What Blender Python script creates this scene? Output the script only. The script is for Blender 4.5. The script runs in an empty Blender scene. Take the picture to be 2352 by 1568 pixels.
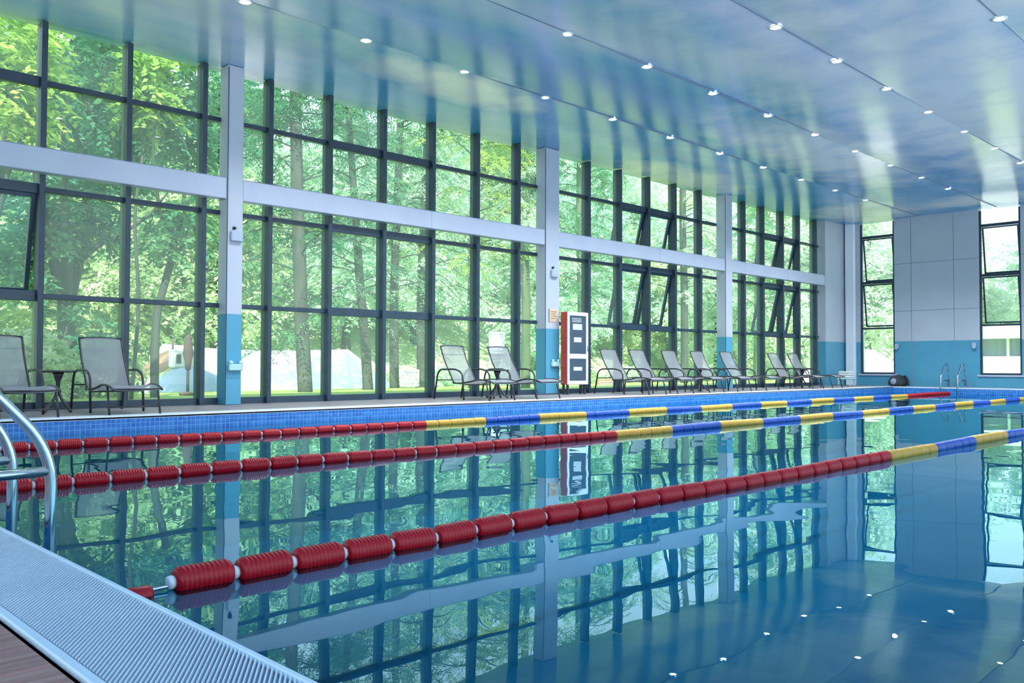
import bpy, math, random
import numpy as np
from mathutils import Vector, Matrix

random.seed(7)
RNG = np.random.default_rng(7)
SC = bpy.context.scene
COL = SC.collection
PI = math.pi

# ------------------------------------------------------------------ camera
F, YAW, PIT, ROL, CH = 1976.37, math.radians(45.5466), math.radians(1.5717), math.radians(0.1503), 0.70
fh = Vector((-math.sin(YAW), math.cos(YAW), 0))
R0 = Vector((math.cos(YAW), math.sin(YAW), 0))
FW = fh * math.cos(PIT) + Vector((0, 0, 1)) * math.sin(PIT)
U0 = -fh * math.sin(PIT) + Vector((0, 0, 1)) * math.cos(PIT)
RV = R0 * math.cos(ROL) + U0 * math.sin(ROL)
UV = -R0 * math.sin(ROL) + U0 * math.cos(ROL)
cam = bpy.data.cameras.new('camera')
cam.lens = F / 2352 * 36.0
cam.sensor_width = 36.0
cam.clip_start = 0.05
cam.clip_end = 500
co = bpy.data.objects.new('camera', cam)
COL.objects.link(co)
M = Matrix.Identity(4)
for i in range(3):
    M[i][0], M[i][1], M[i][2] = RV[i], UV[i], -FW[i]
M[2][3] = CH
co.matrix_world = M
SC.camera = co


def rayd(x, y):
    return FW + RV * ((x - 1176) / F) - UV * ((y - 784) / F)


def onX(x, y, d):          # point of the plane X = -d seen at a pixel of the photograph
    r = rayd(x, y)
    t = d / -r.x
    return Vector((-d, t * r.y, CH + t * r.z))


# ------------------------------------------------------------------ materials
def principled(name, col, rough=0.5, metal=0.0, spec=0.5, **kw):
    m = bpy.data.materials.new(name)
    m.use_nodes = True
    b = m.node_tree.nodes['Principled BSDF']
    b.inputs['Base Color'].default_value = (*col, 1)
    b.inputs['Roughness'].default_value = rough
    b.inputs['Metallic'].default_value = metal
    b.inputs['Specular IOR Level'].default_value = spec
    for k, v in kw.items():
        b.inputs[k].default_value = v
    return m


def nodes(m):
    return m.node_tree.nodes, m.node_tree.links, m.node_tree.nodes['Principled BSDF']


def N(nt, typ, **kw):
    n = nt.new(typ)
    for k, v in kw.items():
        if k.startswith('i_'):
            n.inputs[k[2:].replace('_', ' ')].default_value = v
        else:
            setattr(n, k, v)
    return n


def ramp(nt, stops):
    n = nt.new('ShaderNodeValToRGB')
    els = n.color_ramp.elements
    while len(els) < len(stops):
        els.new(0.5)
    for e, (p, c) in zip(els, stops):
        e.position = p
        e.color = (*c, 1) if len(c) == 3 else c
    return n


def worn(name, c1, c2, scale=3.0, rough=0.5, stretch=(1, 1, 1), spec=0.5, bump=0.0, detail=4):
    """noise blend of two colours in object space"""
    m = principled(name, c1, rough, spec=spec)
    nt, lk, b = nodes(m)
    tc = N(nt, 'ShaderNodeTexCoord')
    mp = N(nt, 'ShaderNodeMapping')
    mp.inputs['Scale'].default_value = stretch
    nz = N(nt, 'ShaderNodeTexNoise', i_Scale=scale, i_Detail=detail)
    rp = ramp(nt, [(0.35, c1), (0.68, c2)])
    lk.new(tc.outputs['Object'], mp.inputs[0])
    lk.new(mp.outputs[0], nz.inputs['Vector'])
    lk.new(nz.outputs['Fac'], rp.inputs[0])
    lk.new(rp.outputs[0], b.inputs['Base Color'])
    if bump:
        bp = N(nt, 'ShaderNodeBump', i_Strength=bump, i_Distance=0.02)
        lk.new(nz.outputs['Fac'], bp.inputs['Height'])
        lk.new(bp.outputs[0], b.inputs['Normal'])
    return m


def two_tone(name, low, high, zsplit):
    """wall paint: blue dado below zsplit, pale above (real paint line)"""
    m = principled(name, high, 0.45, spec=0.4)
    nt, lk, b = nodes(m)
    g = N(nt, 'ShaderNodeNewGeometry')
    s = N(nt, 'ShaderNodeSeparateXYZ')
    gt = N(nt, 'ShaderNodeMath', operation='GREATER_THAN')
    gt.inputs[1].default_value = zsplit
    nz = N(nt, 'ShaderNodeTexNoise', i_Scale=1.7, i_Detail=5.0)
    mx = N(nt, 'ShaderNodeMix', data_type='RGBA')
    mx.inputs['A'].default_value = (*low, 1)
    mx.inputs['B'].default_value = (*high, 1)
    hs = N(nt, 'ShaderNodeMix', data_type='RGBA', blend_type='MULTIPLY')
    rp = ramp(nt, [(0.3, (0.93, 0.93, 0.93)), (0.7, (1, 1, 1))])
    hs.inputs['Factor'].default_value = 1
    lk.new(g.outputs['Position'], s.inputs[0])
    lk.new(g.outputs['Position'], nz.inputs['Vector'])
    lk.new(s.outputs['Z'], gt.inputs[0])
    lk.new(gt.outputs[0], mx.inputs['Factor'])
    lk.new(nz.outputs['Fac'], rp.inputs[0])
    lk.new(mx.outputs['Result'], hs.inputs['A'])
    lk.new(rp.outputs[0], hs.inputs['B'])
    lk.new(hs.outputs['Result'], b.inputs['Base Color'])
    return m


MT = {}
MT['paint'] = two_tone('wall_paint', (0.09, 0.34, 0.49), (0.51, 0.545, 0.62), 1.375)
MT['white'] = worn('white_paint', (0.47, 0.505, 0.61), (0.51, 0.55, 0.65), 2.0, 0.4)
MT['white_bright'] = principled('white_gloss', (0.92, 0.94, 0.97), 0.3)
MT['groove'] = principled('panel_joint', (0.22, 0.27, 0.35), 0.6)
MT['frame'] = worn('window_frame_metal', (0.014, 0.036, 0.060), (0.022, 0.050, 0.078), 6, 0.4, spec=0.5)
MT['dark'] = worn('dark_bronze_metal', (0.020, 0.022, 0.026), (0.035, 0.035, 0.04), 12, 0.4)
MT['steel'] = principled('stainless_steel', (0.42, 0.49, 0.53), 0.16, 1.0)
MT['rim'] = principled('light_rim', (0.85, 0.87, 0.9), 0.35)
MT['red'] = principled('red_float_plastic', (0.36, 0.003, 0.012), 0.36, spec=0.3)
MT['yellow'] = principled('yellow_float_plastic', (0.50, 0.29, 0.025), 0.35)
MT['blue'] = principled('blue_float_plastic', (0.006, 0.06, 0.36), 0.33)
MT['white_plastic'] = principled('white_plastic', (0.75, 0.75, 0.78), 0.35)
MT['grating'] = worn('white_grating_plastic', (0.60, 0.66, 0.74), (0.66, 0.71, 0.78), 4, 0.5)
MT['gutter'] = principled('gutter_dark', (0.50, 0.57, 0.66), 0.7)
MT['red_metal'] = worn('red_enamel', (0.42, 0.05, 0.035), (0.50, 0.07, 0.045), 3, 0.35)
MT['cab_glass'] = principled('cabinet_dark_glass', (0.06, 0.09, 0.12), 0.12)
MT['cab_label'] = principled('cabinet_label_white', (0.62, 0.66, 0.70), 0.5)
MT['orange_paper'] = worn('orange_notice_paper', (0.72, 0.48, 0.32), (0.70, 0.60, 0.42), 9, 0.6)
MT['device'] = principled('grey_device_plastic', (0.42, 0.48, 0.58), 0.4)
MT['teal_plastic'] = principled('pale_green_device_plastic', (0.42, 0.66, 0.66), 0.4)
MT['bag'] = worn('black_bag_fabric', (0.012, 0.014, 0.02), (0.03, 0.035, 0.045), 8, 0.7)
MT['bag_grey'] = principled('grey_bag_panel', (0.30, 0.33, 0.40), 0.7)
MT['towel'] = worn('white_towel_cotton', (0.8, 0.8, 0.8), (0.7, 0.72, 0.74), 14, 0.9)
MT['bark'] = worn('bark', (0.045, 0.058, 0.042), (0.095, 0.108, 0.08), 5, 0.9, (1, 1, 0.18), bump=0.6)
MT['bark_moss'] = worn('mossy_bark', (0.06, 0.14, 0.05), (0.17, 0.19, 0.10), 4, 0.9, (1, 1, 0.3), bump=0.5)
MT['canvas'] = worn('tent_canvas_white', (0.85, 0.83, 0.80), (0.80, 0.79, 0.78), 1.2, 0.85)
MT['canvas_blue'] = worn('tent_canvas_shade_toned', (0.36, 0.46, 0.52), (0.44, 0.54, 0.60), 2, 0.85)  # bluish canvas, darkened to hold the tree shade over the bell tent
MT['canvas_tan'] = worn('tent_canvas_tan', (0.34, 0.19, 0.09), (0.42, 0.26, 0.14), 2, 0.85)
MT['tent_window'] = principled('tent_window_mesh', (0.04, 0.06, 0.075), 0.6)
MT['brown_cloth'] = worn('brown_parasol_cloth', (0.09, 0.06, 0.05), (0.13, 0.09, 0.07), 5, 0.9)
MT['concrete'] = worn('pale_render_wall', (0.84, 0.83, 0.82), (0.88, 0.87, 0.86), 1, 0.8)
MT['window_far'] = principled('distant_window_glass', (0.15, 0.2, 0.24), 0.2)
MT['roof_grey'] = principled('grey_roof', (0.35, 0.37, 0.4), 0.7)


def deck_tiles():
    m = principled('deck_tile', (0.42, 0.40, 0.44), 0.5)
    nt, lk, b = nodes(m)
    tc = N(nt, 'ShaderNodeTexCoord')
    br = N(nt, 'ShaderNodeTexBrick')
    br.offset = 0.5
    br.inputs['Color1'].default_value = (0.19, 0.165, 0.175, 1)
    br.inputs['Color2'].default_value = (0.235, 0.195, 0.20, 1)
    br.inputs['Mortar'].default_value = (0.22, 0.22, 0.25, 1)
    br.inputs['Scale'].default_value = 1.0
    br.inputs['Brick Width'].default_value = 0.3
    br.inputs['Row Height'].default_value = 0.3
    br.inputs['Mortar Size'].default_value = 0.006
    lk.new(tc.outputs['Object'], br.inputs['Vector'])
    lk.new(br.outputs['Color'], b.inputs['Base Color'])
    return m


def wood_deck():
    m = principled('brown_wood_deck', (0.10, 0.06, 0.05), 0.55)
    nt, lk, b = nodes(m)
    tc = N(nt, 'ShaderNodeTexCoord')
    mp = N(nt, 'ShaderNodeMapping')
    mp.inputs['Scale'].default_value = (90, 1.5, 1)
    nz = N(nt, 'ShaderNodeTexNoise', i_Scale=1.0, i_Detail=4.0)
    rp = ramp(nt, [(0.3, (0.28, 0.12, 0.10)), (0.7, (0.42, 0.215, 0.18))])
    lk.new(tc.outputs['Object'], mp.inputs[0])
    lk.new(mp.outputs[0], nz.inputs['Vector'])
    lk.new(nz.outputs['Fac'], rp.inputs[0])
    lk.new(rp.outputs[0], b.inputs['Base Color'])
    wv = N(nt, 'ShaderNodeTexWave', i_Scale=12.0, i_Distortion=0.3)
    wv.bands_direction = 'X'
    lk.new(tc.outputs['Object'], wv.inputs['Vector'])
    bp = N(nt, 'ShaderNodeBump', i_Strength=0.5, i_Distance=0.004)
    lk.new(wv.outputs['Fac'], bp.inputs['Height'])
    lk.new(bp.outputs[0], b.inputs['Normal'])
    return m


def mosaic(name, c1, c2, mortar, size=0.05):
    """small square mosaic on vertical and horizontal faces alike"""
    m = principled(name, c1, 0.25)
    nt, lk, b = nodes(m)
    g = N(nt, 'ShaderNodeNewGeometry')
    s = N(nt, 'ShaderNodeSeparateXYZ')
    lk.new(g.outputs['Position'], s.inputs[0])
    outs = []
    for ax in 'XYZ':
        mu = N(nt, 'ShaderNodeMath', operation='MULTIPLY')
        mu.inputs[1].default_value = 1 / size
        ad = N(nt, 'ShaderNodeMath', operation='ADD')
        ad.inputs[1].default_value = 0.37
        fr = N(nt, 'ShaderNodeMath', operation='FRACT')
        lk.new(s.outputs[ax], mu.inputs[0])
        lk.new(mu.outputs[0], ad.inputs[0])
        lk.new(ad.outputs[0], fr.inputs[0])
        gt = N(nt, 'ShaderNodeMath', operation='GREATER_THAN')
        gt.inputs[1].default_value = 0.12
        lk.new(fr.outputs[0], gt.inputs[0])
        outs.append(gt)
    m1 = N(nt, 'ShaderNodeMath', operation='MULTIPLY')
    m2 = N(nt, 'ShaderNodeMath', operation='MULTIPLY')
    lk.new(outs[0].outputs[0], m1.inputs[0])
    lk.new(outs[1].outputs[0], m1.inputs[1])
    lk.new(m1.outputs[0], m2.inputs[0])
    lk.new(outs[2].outputs[0], m2.inputs[1])
    vm = N(nt, 'ShaderNodeVectorMath', operation='SCALE')
    vm.inputs['Scale'].default_value = 1 / size
    fl = N(nt, 'ShaderNodeVectorMath', operation='FLOOR')
    wn = N(nt, 'ShaderNodeTexWhiteNoise')
    lk.new(g.outputs['Position'], vm.inputs[0])
    lk.new(vm.outputs[0], fl.inputs[0])
    lk.new(fl.outputs[0], wn.inputs['Vector'])
    rp = ramp(nt, [(0.0, c1), (1.0, c2)])
    lk.new(wn.outputs['Value'], rp.inputs[0])
    mx = N(nt, 'ShaderNodeMix', data_type='RGBA')
    mx.inputs['A'].default_value = (*mortar, 1)
    lk.new(m2.outputs[0], mx.inputs['Factor'])
    lk.new(rp.outputs[0], mx.inputs['B'])
    lk.new(mx.outputs['Result'], b.inputs['Base Color'])
    return m


def water_mat():
    m = bpy.data.materials.new('pool_water_surface')
    m.use_nodes = True
    nt, lk = m.node_tree.nodes, m.node_tree.links
    nt.remove(nt['Principled BSDF'])
    out = nt['Material Output']
    tc = N(nt, 'ShaderNodeTexCoord')
    n1 = N(nt, 'ShaderNodeTexNoise', i_Scale=1.5, i_Detail=1.5, i_Roughness=0.4)
    n2 = N(nt, 'ShaderNodeTexNoise', i_Scale=0.45, i_Detail=1.0)
    lk.new(tc.outputs['Object'], n1.inputs['Vector'])
    lk.new(tc.outputs['Object'], n2.inputs['Vector'])
    b1 = N(nt, 'ShaderNodeBump', i_Strength=1.0, i_Distance=0.0042)
    b2 = N(nt, 'ShaderNodeBump', i_Strength=1.0, i_Distance=0.0045)
    lk.new(n1.outputs['Fac'], b1.inputs['Height'])
    lk.new(n2.outputs['Fac'], b2.inputs['Height'])
    lk.new(b2.outputs[0], b1.inputs['Normal'])
    fr = N(nt, 'ShaderNodeFresnel', i_IOR=1.68)
    lk.new(b1.outputs[0], fr.inputs['Normal'])
    gl = N(nt, 'ShaderNodeBsdfGlossy', i_Roughness=0.0)
    gl.inputs['Color'].default_value = (0.68, 0.97, 0.99, 1)
    lk.new(b1.outputs[0], gl.inputs['Normal'])
    tr = N(nt, 'ShaderNodeBsdfTransparent')
    tr.inputs['Color'].default_value = (0.038, 0.42, 0.59, 1)
    mx = N(nt, 'ShaderNodeMixShader')
    lk.new(fr.outputs[0], mx.inputs[0])
    lk.new(tr.outputs[0], mx.inputs[1])
    lk.new(gl.outputs[0], mx.inputs[2])
    lk.new(mx.outputs[0], out.inputs['Surface'])
    return m


def glass_mat():
    """clear pane; a little translucency stands in for outdoor haze"""
    m = bpy.data.materials.new('window_glass')
    m.use_nodes = True
    nt, lk = m.node_tree.nodes, m.node_tree.links
    nt.remove(nt['Principled BSDF'])
    out = nt['Material Output']
    lw = N(nt, 'ShaderNodeLayerWeight', i_Blend=0.5)
    pw = N(nt, 'ShaderNodeMath', operation='POWER')
    pw.inputs[1].default_value = 5.0
    fr = N(nt, 'ShaderNodeMath', operation='MULTIPLY_ADD')
    fr.inputs[1].default_value = 0.45
    fr.inputs[2].default_value = 0.02
    lk.new(lw.outputs['Facing'], pw.inputs[0])
    lk.new(pw.outputs[0], fr.inputs[0])
    gl = N(nt, 'ShaderNodeBsdfGlossy', i_Roughness=0.0)
    tr = N(nt, 'ShaderNodeBsdfTransparent')
    tr.inputs['Color'].default_value = (0.965, 0.99, 0.985, 1)
    tl = N(nt, 'ShaderNodeBsdfTranslucent')
    tl.inputs['Color'].default_value = (0.8, 0.95, 0.98, 1)
    m1 = N(nt, 'ShaderNodeMixShader')
    m1.inputs[0].default_value = 0.08  # haze put into the glass, lifts the dark tones outside
    lk.new(tr.outputs[0], m1.inputs[1])
    lk.new(tl.outputs[0], m1.inputs[2])
    mx = N(nt, 'ShaderNodeMixShader')
    lk.new(fr.outputs[0], mx.inputs[0])
    lk.new(m1.outputs[0], mx.inputs[1])
    lk.new(gl.outputs[0], mx.inputs[2])
    lk.new(mx.outputs[0], out.inputs['Surface'])
    return m


def sling_mat():
    m = bpy.data.materials.new('grey_sling_mesh')
    m.use_nodes = True
    nt, lk, b = nodes(m)
    b.inputs['Base Color'].default_value = (0.40, 0.41, 0.45, 1)
    b.inputs['Roughness'].default_value = 0.8
    out = nt['Material Output']
    tl = N(nt, 'ShaderNodeBsdfTranslucent')
    tl.inputs['Color'].default_value = (0.5, 0.5, 0.52, 1)
    m0 = N(nt, 'ShaderNodeMixShader')
    m0.inputs[0].default_value = 0.4
    lk.new(b.outputs[0], m0.inputs[1])
    lk.new(tl.outputs[0], m0.inputs[2])
    tr = N(nt, 'ShaderNodeBsdfTransparent')
    mx = N(nt, 'ShaderNodeMixShader')
    mx.inputs[0].default_value = 0.48
    lk.new(m0.outputs[0], mx.inputs[1])
    lk.new(tr.outputs[0], mx.inputs[2])
    lk.new(mx.outputs[0], out.inputs['Surface'])
    return m


def leaf_mat(name, dark, mid, light, trans=0.45):
    m = bpy.data.materials.new(name)
    m.use_nodes = True
    nt, lk = m.node_tree.nodes, m.node_tree.links
    nt.remove(nt['Principled BSDF'])
    out = nt['Material Output']
    g = N(nt, 'ShaderNodeNewGeometry')
    oi = N(nt, 'ShaderNodeObjectInfo')
    nz = N(nt, 'ShaderNodeTexNoise', i_Scale=0.8, i_Detail=3.0)
    lk.new(g.outputs['Position'], nz.inputs['Vector'])
    ad = N(nt, 'ShaderNodeMath', operation='MULTIPLY_ADD')
    ad.inputs[1].default_value = 0.35
    lk.new(g.outputs['Random Per Island'], ad.inputs[0])
    lk.new(nz.outputs['Fac'], ad.inputs[2])
    sb = N(nt, 'ShaderNodeMath', operation='MULTIPLY_ADD')
    sb.inputs[1].default_value = 0.25
    sb.inputs[2].default_value = -0.28
    lk.new(oi.outputs['Random'], sb.inputs[0])
    a2 = N(nt, 'ShaderNodeMath', operation='ADD')
    lk.new(ad.outputs[0], a2.inputs[0])
    lk.new(sb.outputs[0], a2.inputs[1])
    rp = ramp(nt, [(0.2, dark), (0.5, mid), (0.85, light)])
    lk.new(a2.outputs[0], rp.inputs[0])
    df = N(nt, 'ShaderNodeBsdfDiffuse')
    tl = N(nt, 'ShaderNodeBsdfTranslucent')
    lk.new(rp.outputs[0], df.inputs['Color'])
    lk.new(rp.outputs[0], tl.inputs['Color'])
    mx = N(nt, 'ShaderNodeMixShader')
    mx.inputs[0].default_value = trans
    lk.new(df.outputs[0], mx.inputs[1])
    lk.new(tl.outputs[0], mx.inputs[2])
    lk.new(mx.outputs[0], out.inputs['Surface'])
    return m


def ceiling_mat():
    """glossy stretched film printed with a blue sky and pale clouds"""
    m = principled('printed_sky_film', (0.1, 0.45, 0.8), 0.19, spec=1.0)
    m.node_tree.nodes['Principled BSDF'].inputs['IOR'].default_value = 2.05
    m.node_tree.nodes['Principled BSDF'].inputs['Specular Tint'].default_value = (1.0, 0.76, 0.95, 1)
    nt, lk, b = nodes(m)
    tc = N(nt, 'ShaderNodeTexCoord')
    mp = N(nt, 'ShaderNodeMapping')
    mp.inputs['Scale'].default_value = (0.34, 0.16, 1)
    nz = N(nt, 'ShaderNodeTexNoise', i_Scale=1.0, i_Detail=6.0, i_Roughness=0.5)
    lk.new(tc.outputs['Object'], mp.inputs[0])
    lk.new(mp.outputs[0], nz.inputs['Vector'])
    # hand-placed printed clouds, plus broad pale areas towards the right (centre, half sizes)
    cl = [(-9.35, 8.1, 0.62, 1.7), (-9.6, 22.3, 1.3, 1.7), (-6.9, 22.6, 1.5, 1.0), (-10.5, 15.6, 0.8, 2.4), (-4.2, 15.0, 2.6, 9.0), (-7.4, 15.8, 1.3, 4.0), (-2.0, 9.0, 2.0, 8.0)]
    acc = None
    sep = N(nt, 'ShaderNodeSeparateXYZ')
    wv = N(nt, 'ShaderNodeTexNoise', i_Scale=1.3, i_Detail=4.0)
    lk.new(tc.outputs['Object'], wv.inputs['Vector'])
    lk.new(tc.outputs['Object'], sep.inputs[0])
    for cx, cy, rx, ry in cl:
        terms = []
        for ax, c, r in (('X', cx, rx), ('Y', cy, ry)):
            s1 = N(nt, 'ShaderNodeMath', operation='SUBTRACT')
            s1.inputs[1].default_value = c
            lk.new(sep.outputs[ax], s1.inputs[0])
            s2 = N(nt, 'ShaderNodeMath', operation='DIVIDE')
            s2.inputs[1].default_value = r
            lk.new(s1.outputs[0], s2.inputs[0])
            s3 = N(nt, 'ShaderNodeMath', operation='POWER')
            s3.inputs[1].default_value = 2
            lk.new(s2.outputs[0], s3.inputs[0])
            terms.append(s3)
        a = N(nt, 'ShaderNodeMath', operation='ADD')
        lk.new(terms[0].outputs[0], a.inputs[0])
        lk.new(terms[1].outputs[0], a.inputs[1])
        w = N(nt, 'ShaderNodeMath', operation='MULTIPLY_ADD')
        w.inputs[1].default_value = 1.6
        lk.new(wv.outputs['Fac'], w.inputs[0])
        lk.new(a.outputs[0], w.inputs[2])
        mr = N(nt, 'ShaderNodeMapRange')
        mr.inputs['From Min'].default_value = 1.9
        mr.inputs['From Max'].default_value = 0.9
        lk.new(w.outputs[0], mr.inputs['Value'])
        if acc is None:
            acc = mr.outputs[0]
        else:
            mxx = N(nt, 'ShaderNodeMath', operation='MAXIMUM')
            lk.new(acc, mxx.inputs[0])
            lk.new(mr.outputs[0], mxx.inputs[1])
            acc = mxx.outputs[0]
    rp = ramp(nt, [(0.42, (0.045, 0.34, 0.66)), (0.53, (0.13, 0.46, 0.76)), (0.68, (0.62, 0.73, 0.88))])
    lk.new(nz.outputs['Fac'], rp.inputs[0])
    mx = N(nt, 'ShaderNodeMix', data_type='RGBA')
    mx.inputs['B'].default_value = (0.97, 0.95, 0.93, 1)
    lk.new(acc, mx.inputs['Factor'])
    lk.new(rp.outputs[0], mx.inputs['A'])
    lk.new(mx.outputs['Result'], b.inputs['Base Color'])
    return m


MT['tiles'] = deck_tiles()
MT['wood'] = wood_deck()
MT['gap'] = principled('deck_gap', (0.02, 0.014, 0.013), 0.8)
MT['mosaic'] = mosaic('blue_mosaic', (0.012, 0.12, 0.46), (0.035, 0.22, 0.60), (0.14, 0.36, 0.66))
MT['basin'] = mosaic('pool_floor_tile', (0.34, 0.60, 0.70), (0.36, 0.62, 0.72), (0.38, 0.63, 0.72), 0.1)
MT['water'] = water_mat()
MT['glass'] = glass_mat()
MT['sling'] = sling_mat()
MT['film'] = ceiling_mat()
MT['leaf_a'] = leaf_mat('leaf_yellow_green', (0.24, 0.46, 0.10), (0.42, 0.62, 0.13), (0.72, 0.82, 0.18))
MT['leaf_b'] = leaf_mat('leaf_mid_green', (0.05, 0.21, 0.12), (0.11, 0.33, 0.15), (0.30, 0.54, 0.19))
MT['leaf_c'] = leaf_mat('leaf_pale_green', (0.34, 0.58, 0.42), (0.58, 0.77, 0.54), (0.84, 0.90, 0.70))
MT['leaf_d'] = leaf_mat('leaf_blue_green', (0.08, 0.25, 0.18), (0.17, 0.38, 0.25), (0.36, 0.58, 0.34))
MT['leaf_e'] = leaf_mat('leaf_soft_yellow', (0.34, 0.52, 0.24), (0.56, 0.70, 0.36), (0.82, 0.86, 0.52))
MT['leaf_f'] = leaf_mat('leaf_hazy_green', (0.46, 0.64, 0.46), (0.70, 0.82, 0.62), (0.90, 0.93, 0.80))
MT['grass'] = worn('lawn_grass', (0.30, 0.46, 0.08), (0.46, 0.58, 0.14), 2.2, 0.9)
MT['hill'] = worn('hill_ground', (0.36, 0.50, 0.22), (0.60, 0.68, 0.40), 0.7, 0.95)


def emit_mat():
    m = principled('lamp_lens', (0.9, 0.95, 1), 0.4)
    b = m.node_tree.nodes['Principled BSDF']
    b.inputs['Emission Color'].default_value = (0.9, 0.96, 1, 1)
    b.inputs['Emission Strength'].default_value = 14.0
    return m


MT['lamp'] = emit_mat()


# ------------------------------------------------------------------ mesh helpers
class MB:
    def __init__(s):
        s.v, s.f, s.m, s.sm = [], [], [], []

    def add(s, vs, fs, mi=0, smooth=False):
        o = len(s.v)
        s.v += [tuple(p) for p in vs]
        for f in fs:
            s.f.append(tuple(i + o for i in f))
            s.m.append(mi)
            s.sm.append(smooth)
        return s

    def box(s, x0, x1, y0, y1, z0, z1, mi=0):
        vs = [(x, y, z) for x in (x0, x1) for y in (y0, y1) for z in (z0, z1)]
        fs = [(0, 1, 3, 2), (4, 6, 7, 5), (0, 4, 5, 1), (2, 3, 7, 6), (0, 2, 6, 4), (1, 5, 7, 3)]
        return s.add(vs, fs, mi)

    def bbox(s, x0, x1, y0, y1, z0, z1, b=0.006, mi=0):
        """box with chamfered edges"""
        vs, idx = [], {}
        c = ((x0 + x1) / 2, (y0 + y1) / 2, (z0 + z1) / 2)
        h = ((x1 - x0) / 2, (y1 - y0) / 2, (z1 - z0) / 2)
        b = min(b, min(h) * 0.8)
        for sx in (-1, 1):
            for sy in (-1, 1):
                for sz in (-1, 1):
                    S = (sx, sy, sz)
                    for ax in range(3):
                        p = [c[k] + S[k] * (h[k] - (0 if k == ax else b)) for k in range(3)]
                        idx[(S, ax)] = len(vs)
                        vs.append(p)
        fs = []
        for ax in range(3):
            a, b2 = [k for k in range(3) if k != ax]
            for sg in (-1, 1):
                ring = []
                for u, w in ((-1, -1), (1, -1), (1, 1), (-1, 1)):
                    S = [0, 0, 0]
                    S[ax] = sg
                    S[a] = u
                    S[b2] = w
                    ring.append(idx[(tuple(S), ax)])
                fs.append(tuple(ring))
        for ax in range(3):
            a, b2 = [k for k in range(3) if k != ax]
            for u in (-1, 1):
                for w in (-1, 1):
                    S0 = [0, 0, 0]
                    S1 = [0, 0, 0]
                    S0[ax], S1[ax] = -1, 1
                    S0[a] = S1[a] = u
                    S0[b2] = S1[b2] = w
                    S0, S1 = tuple(S0), tuple(S1)
                    fs.append((idx[(S0, a)], idx[(S1, a)], idx[(S1, b2)], idx[(S0, b2)]))
        for sx in (-1, 1):
            for sy in (-1, 1):
                for sz in (-1, 1):
                    S = (sx, sy, sz)
                    fs.append((idx[(S, 0)], idx[(S, 1)], idx[(S, 2)]))
        return s.add(vs, fs, mi)

    def tube(s, path, r, n=10, mi=0, cap=True):
        P = [Vector(p) for p in path]
        rs = r if isinstance(r, (list, tuple)) else [r] * len(P)
        vs, fs = [], []
        ref = None
        for i, p in enumerate(P):
            d = (P[min(i + 1, len(P) - 1)] - P[max(i - 1, 0)]).normalized()
            if ref is None:
                ref = Vector((0, 0, 1)) if abs(d.z) < 0.9 else Vector((1, 0, 0))
            a = (ref - d * ref.dot(d)).normalized()
            ref = a
            b = d.cross(a)
            for k in range(n):
                t = 2 * PI * k / n
                vs.append(p + (a * math.cos(t) + b * math.sin(t)) * rs[i])
        for i in range(len(P) - 1):
            for k in range(n):
                fs.append((i * n + k, i * n + (k + 1) % n, (i + 1) * n + (k + 1) % n, (i + 1) * n + k))
        if cap:
            fs.append(tuple(range(n))[::-1])
            fs.append(tuple((len(P) - 1) * n + k for k in range(n)))
        return s.add(vs, fs, mi, True)

    def lathe(s, prof, n=16, axis='Z', c=(0, 0, 0), mi=0, smooth=True, cap=True):
        """prof: (radius, height) pairs along the axis"""
        vs, fs = [], []
        for r, h in prof:
            for k in range(n):
                t = 2 * PI * k / n
                a, b = r * math.cos(t), r * math.sin(t)
                p = (a, b, h) if axis == 'Z' else ((b, h, a) if axis == 'Y' else (h, a, b))
                vs.append((p[0] + c[0], p[1] + c[1], p[2] + c[2]))
        for i in range(len(prof) - 1):
            for k in range(n):
                fs.append((i * n + k, i * n + (k + 1) % n, (i + 1) * n + (k + 1) % n, (i + 1) * n + k))
        if cap:
            fs.append(tuple(range(n))[::-1])
            fs.append(tuple((len(prof) - 1) * n + k for k in range(n)))
        return s.add(vs, fs, mi, smooth)

    def build(s, name, mats, parent=None, loc=None):
        me = bpy.data.meshes.new(name)
        me.from_pydata(s.v, [], s.f)
        if not isinstance(mats, (list, tuple)):
            mats = [mats]
        for m in mats:
            me.materials.append(MT[m] if isinstance(m, str) else m)
        me.polygons.foreach_set('material_index', s.m)
        me.polygons.foreach_set('use_smooth', s.sm)
        me.update()
        import bmesh
        bm = bmesh.new()
        bm.from_mesh(me)
        bmesh.ops.recalc_face_normals(bm, faces=bm.faces)
        bm.to_mesh(me)
        bm.free()
        o = bpy.data.objects.new(name, me)
        COL.objects.link(o)
        if parent:
            o.parent = parent
        if loc is not None:
            o.location = loc
        return o


def smooth_path(pts, k=6):
    P = [Vector(p) for p in pts]
    out = []
    for i in range(len(P) - 1):
        p0, p1, p2, p3 = P[max(i - 1, 0)], P[i], P[i + 1], P[min(i + 2, len(P) - 1)]
        for j in range(k):
            t = j / k
            out.append(0.5 * ((2 * p1) + (p2 - p0) * t + (2 * p0 - 5 * p1 + 4 * p2 - p3) * t * t
                              + (3 * p1 - p0 - 3 * p2 + p3) * t ** 3))
    out.append(P[-1])
    return out


def round_path(pts, r=0.06, k=5):
    """polyline with rounded corners"""
    P = [Vector(p) for p in pts]
    out = [P[0]]
    for i in range(1, len(P) - 1):
        a, b, c = P[i - 1], P[i], P[i + 1]
        rr = min(r, (a - b).length * 0.45, (c - b).length * 0.45)
        q0 = b + (a - b).normalized() * rr
        q1 = b + (c - b).normalized() * rr
        for j in range(k + 1):
            t = j / k
            out.append(q0 * (1 - t) ** 2 + b * 2 * t * (1 - t) + q1 * t * t)
    out.append(P[-1])
    return out


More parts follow.
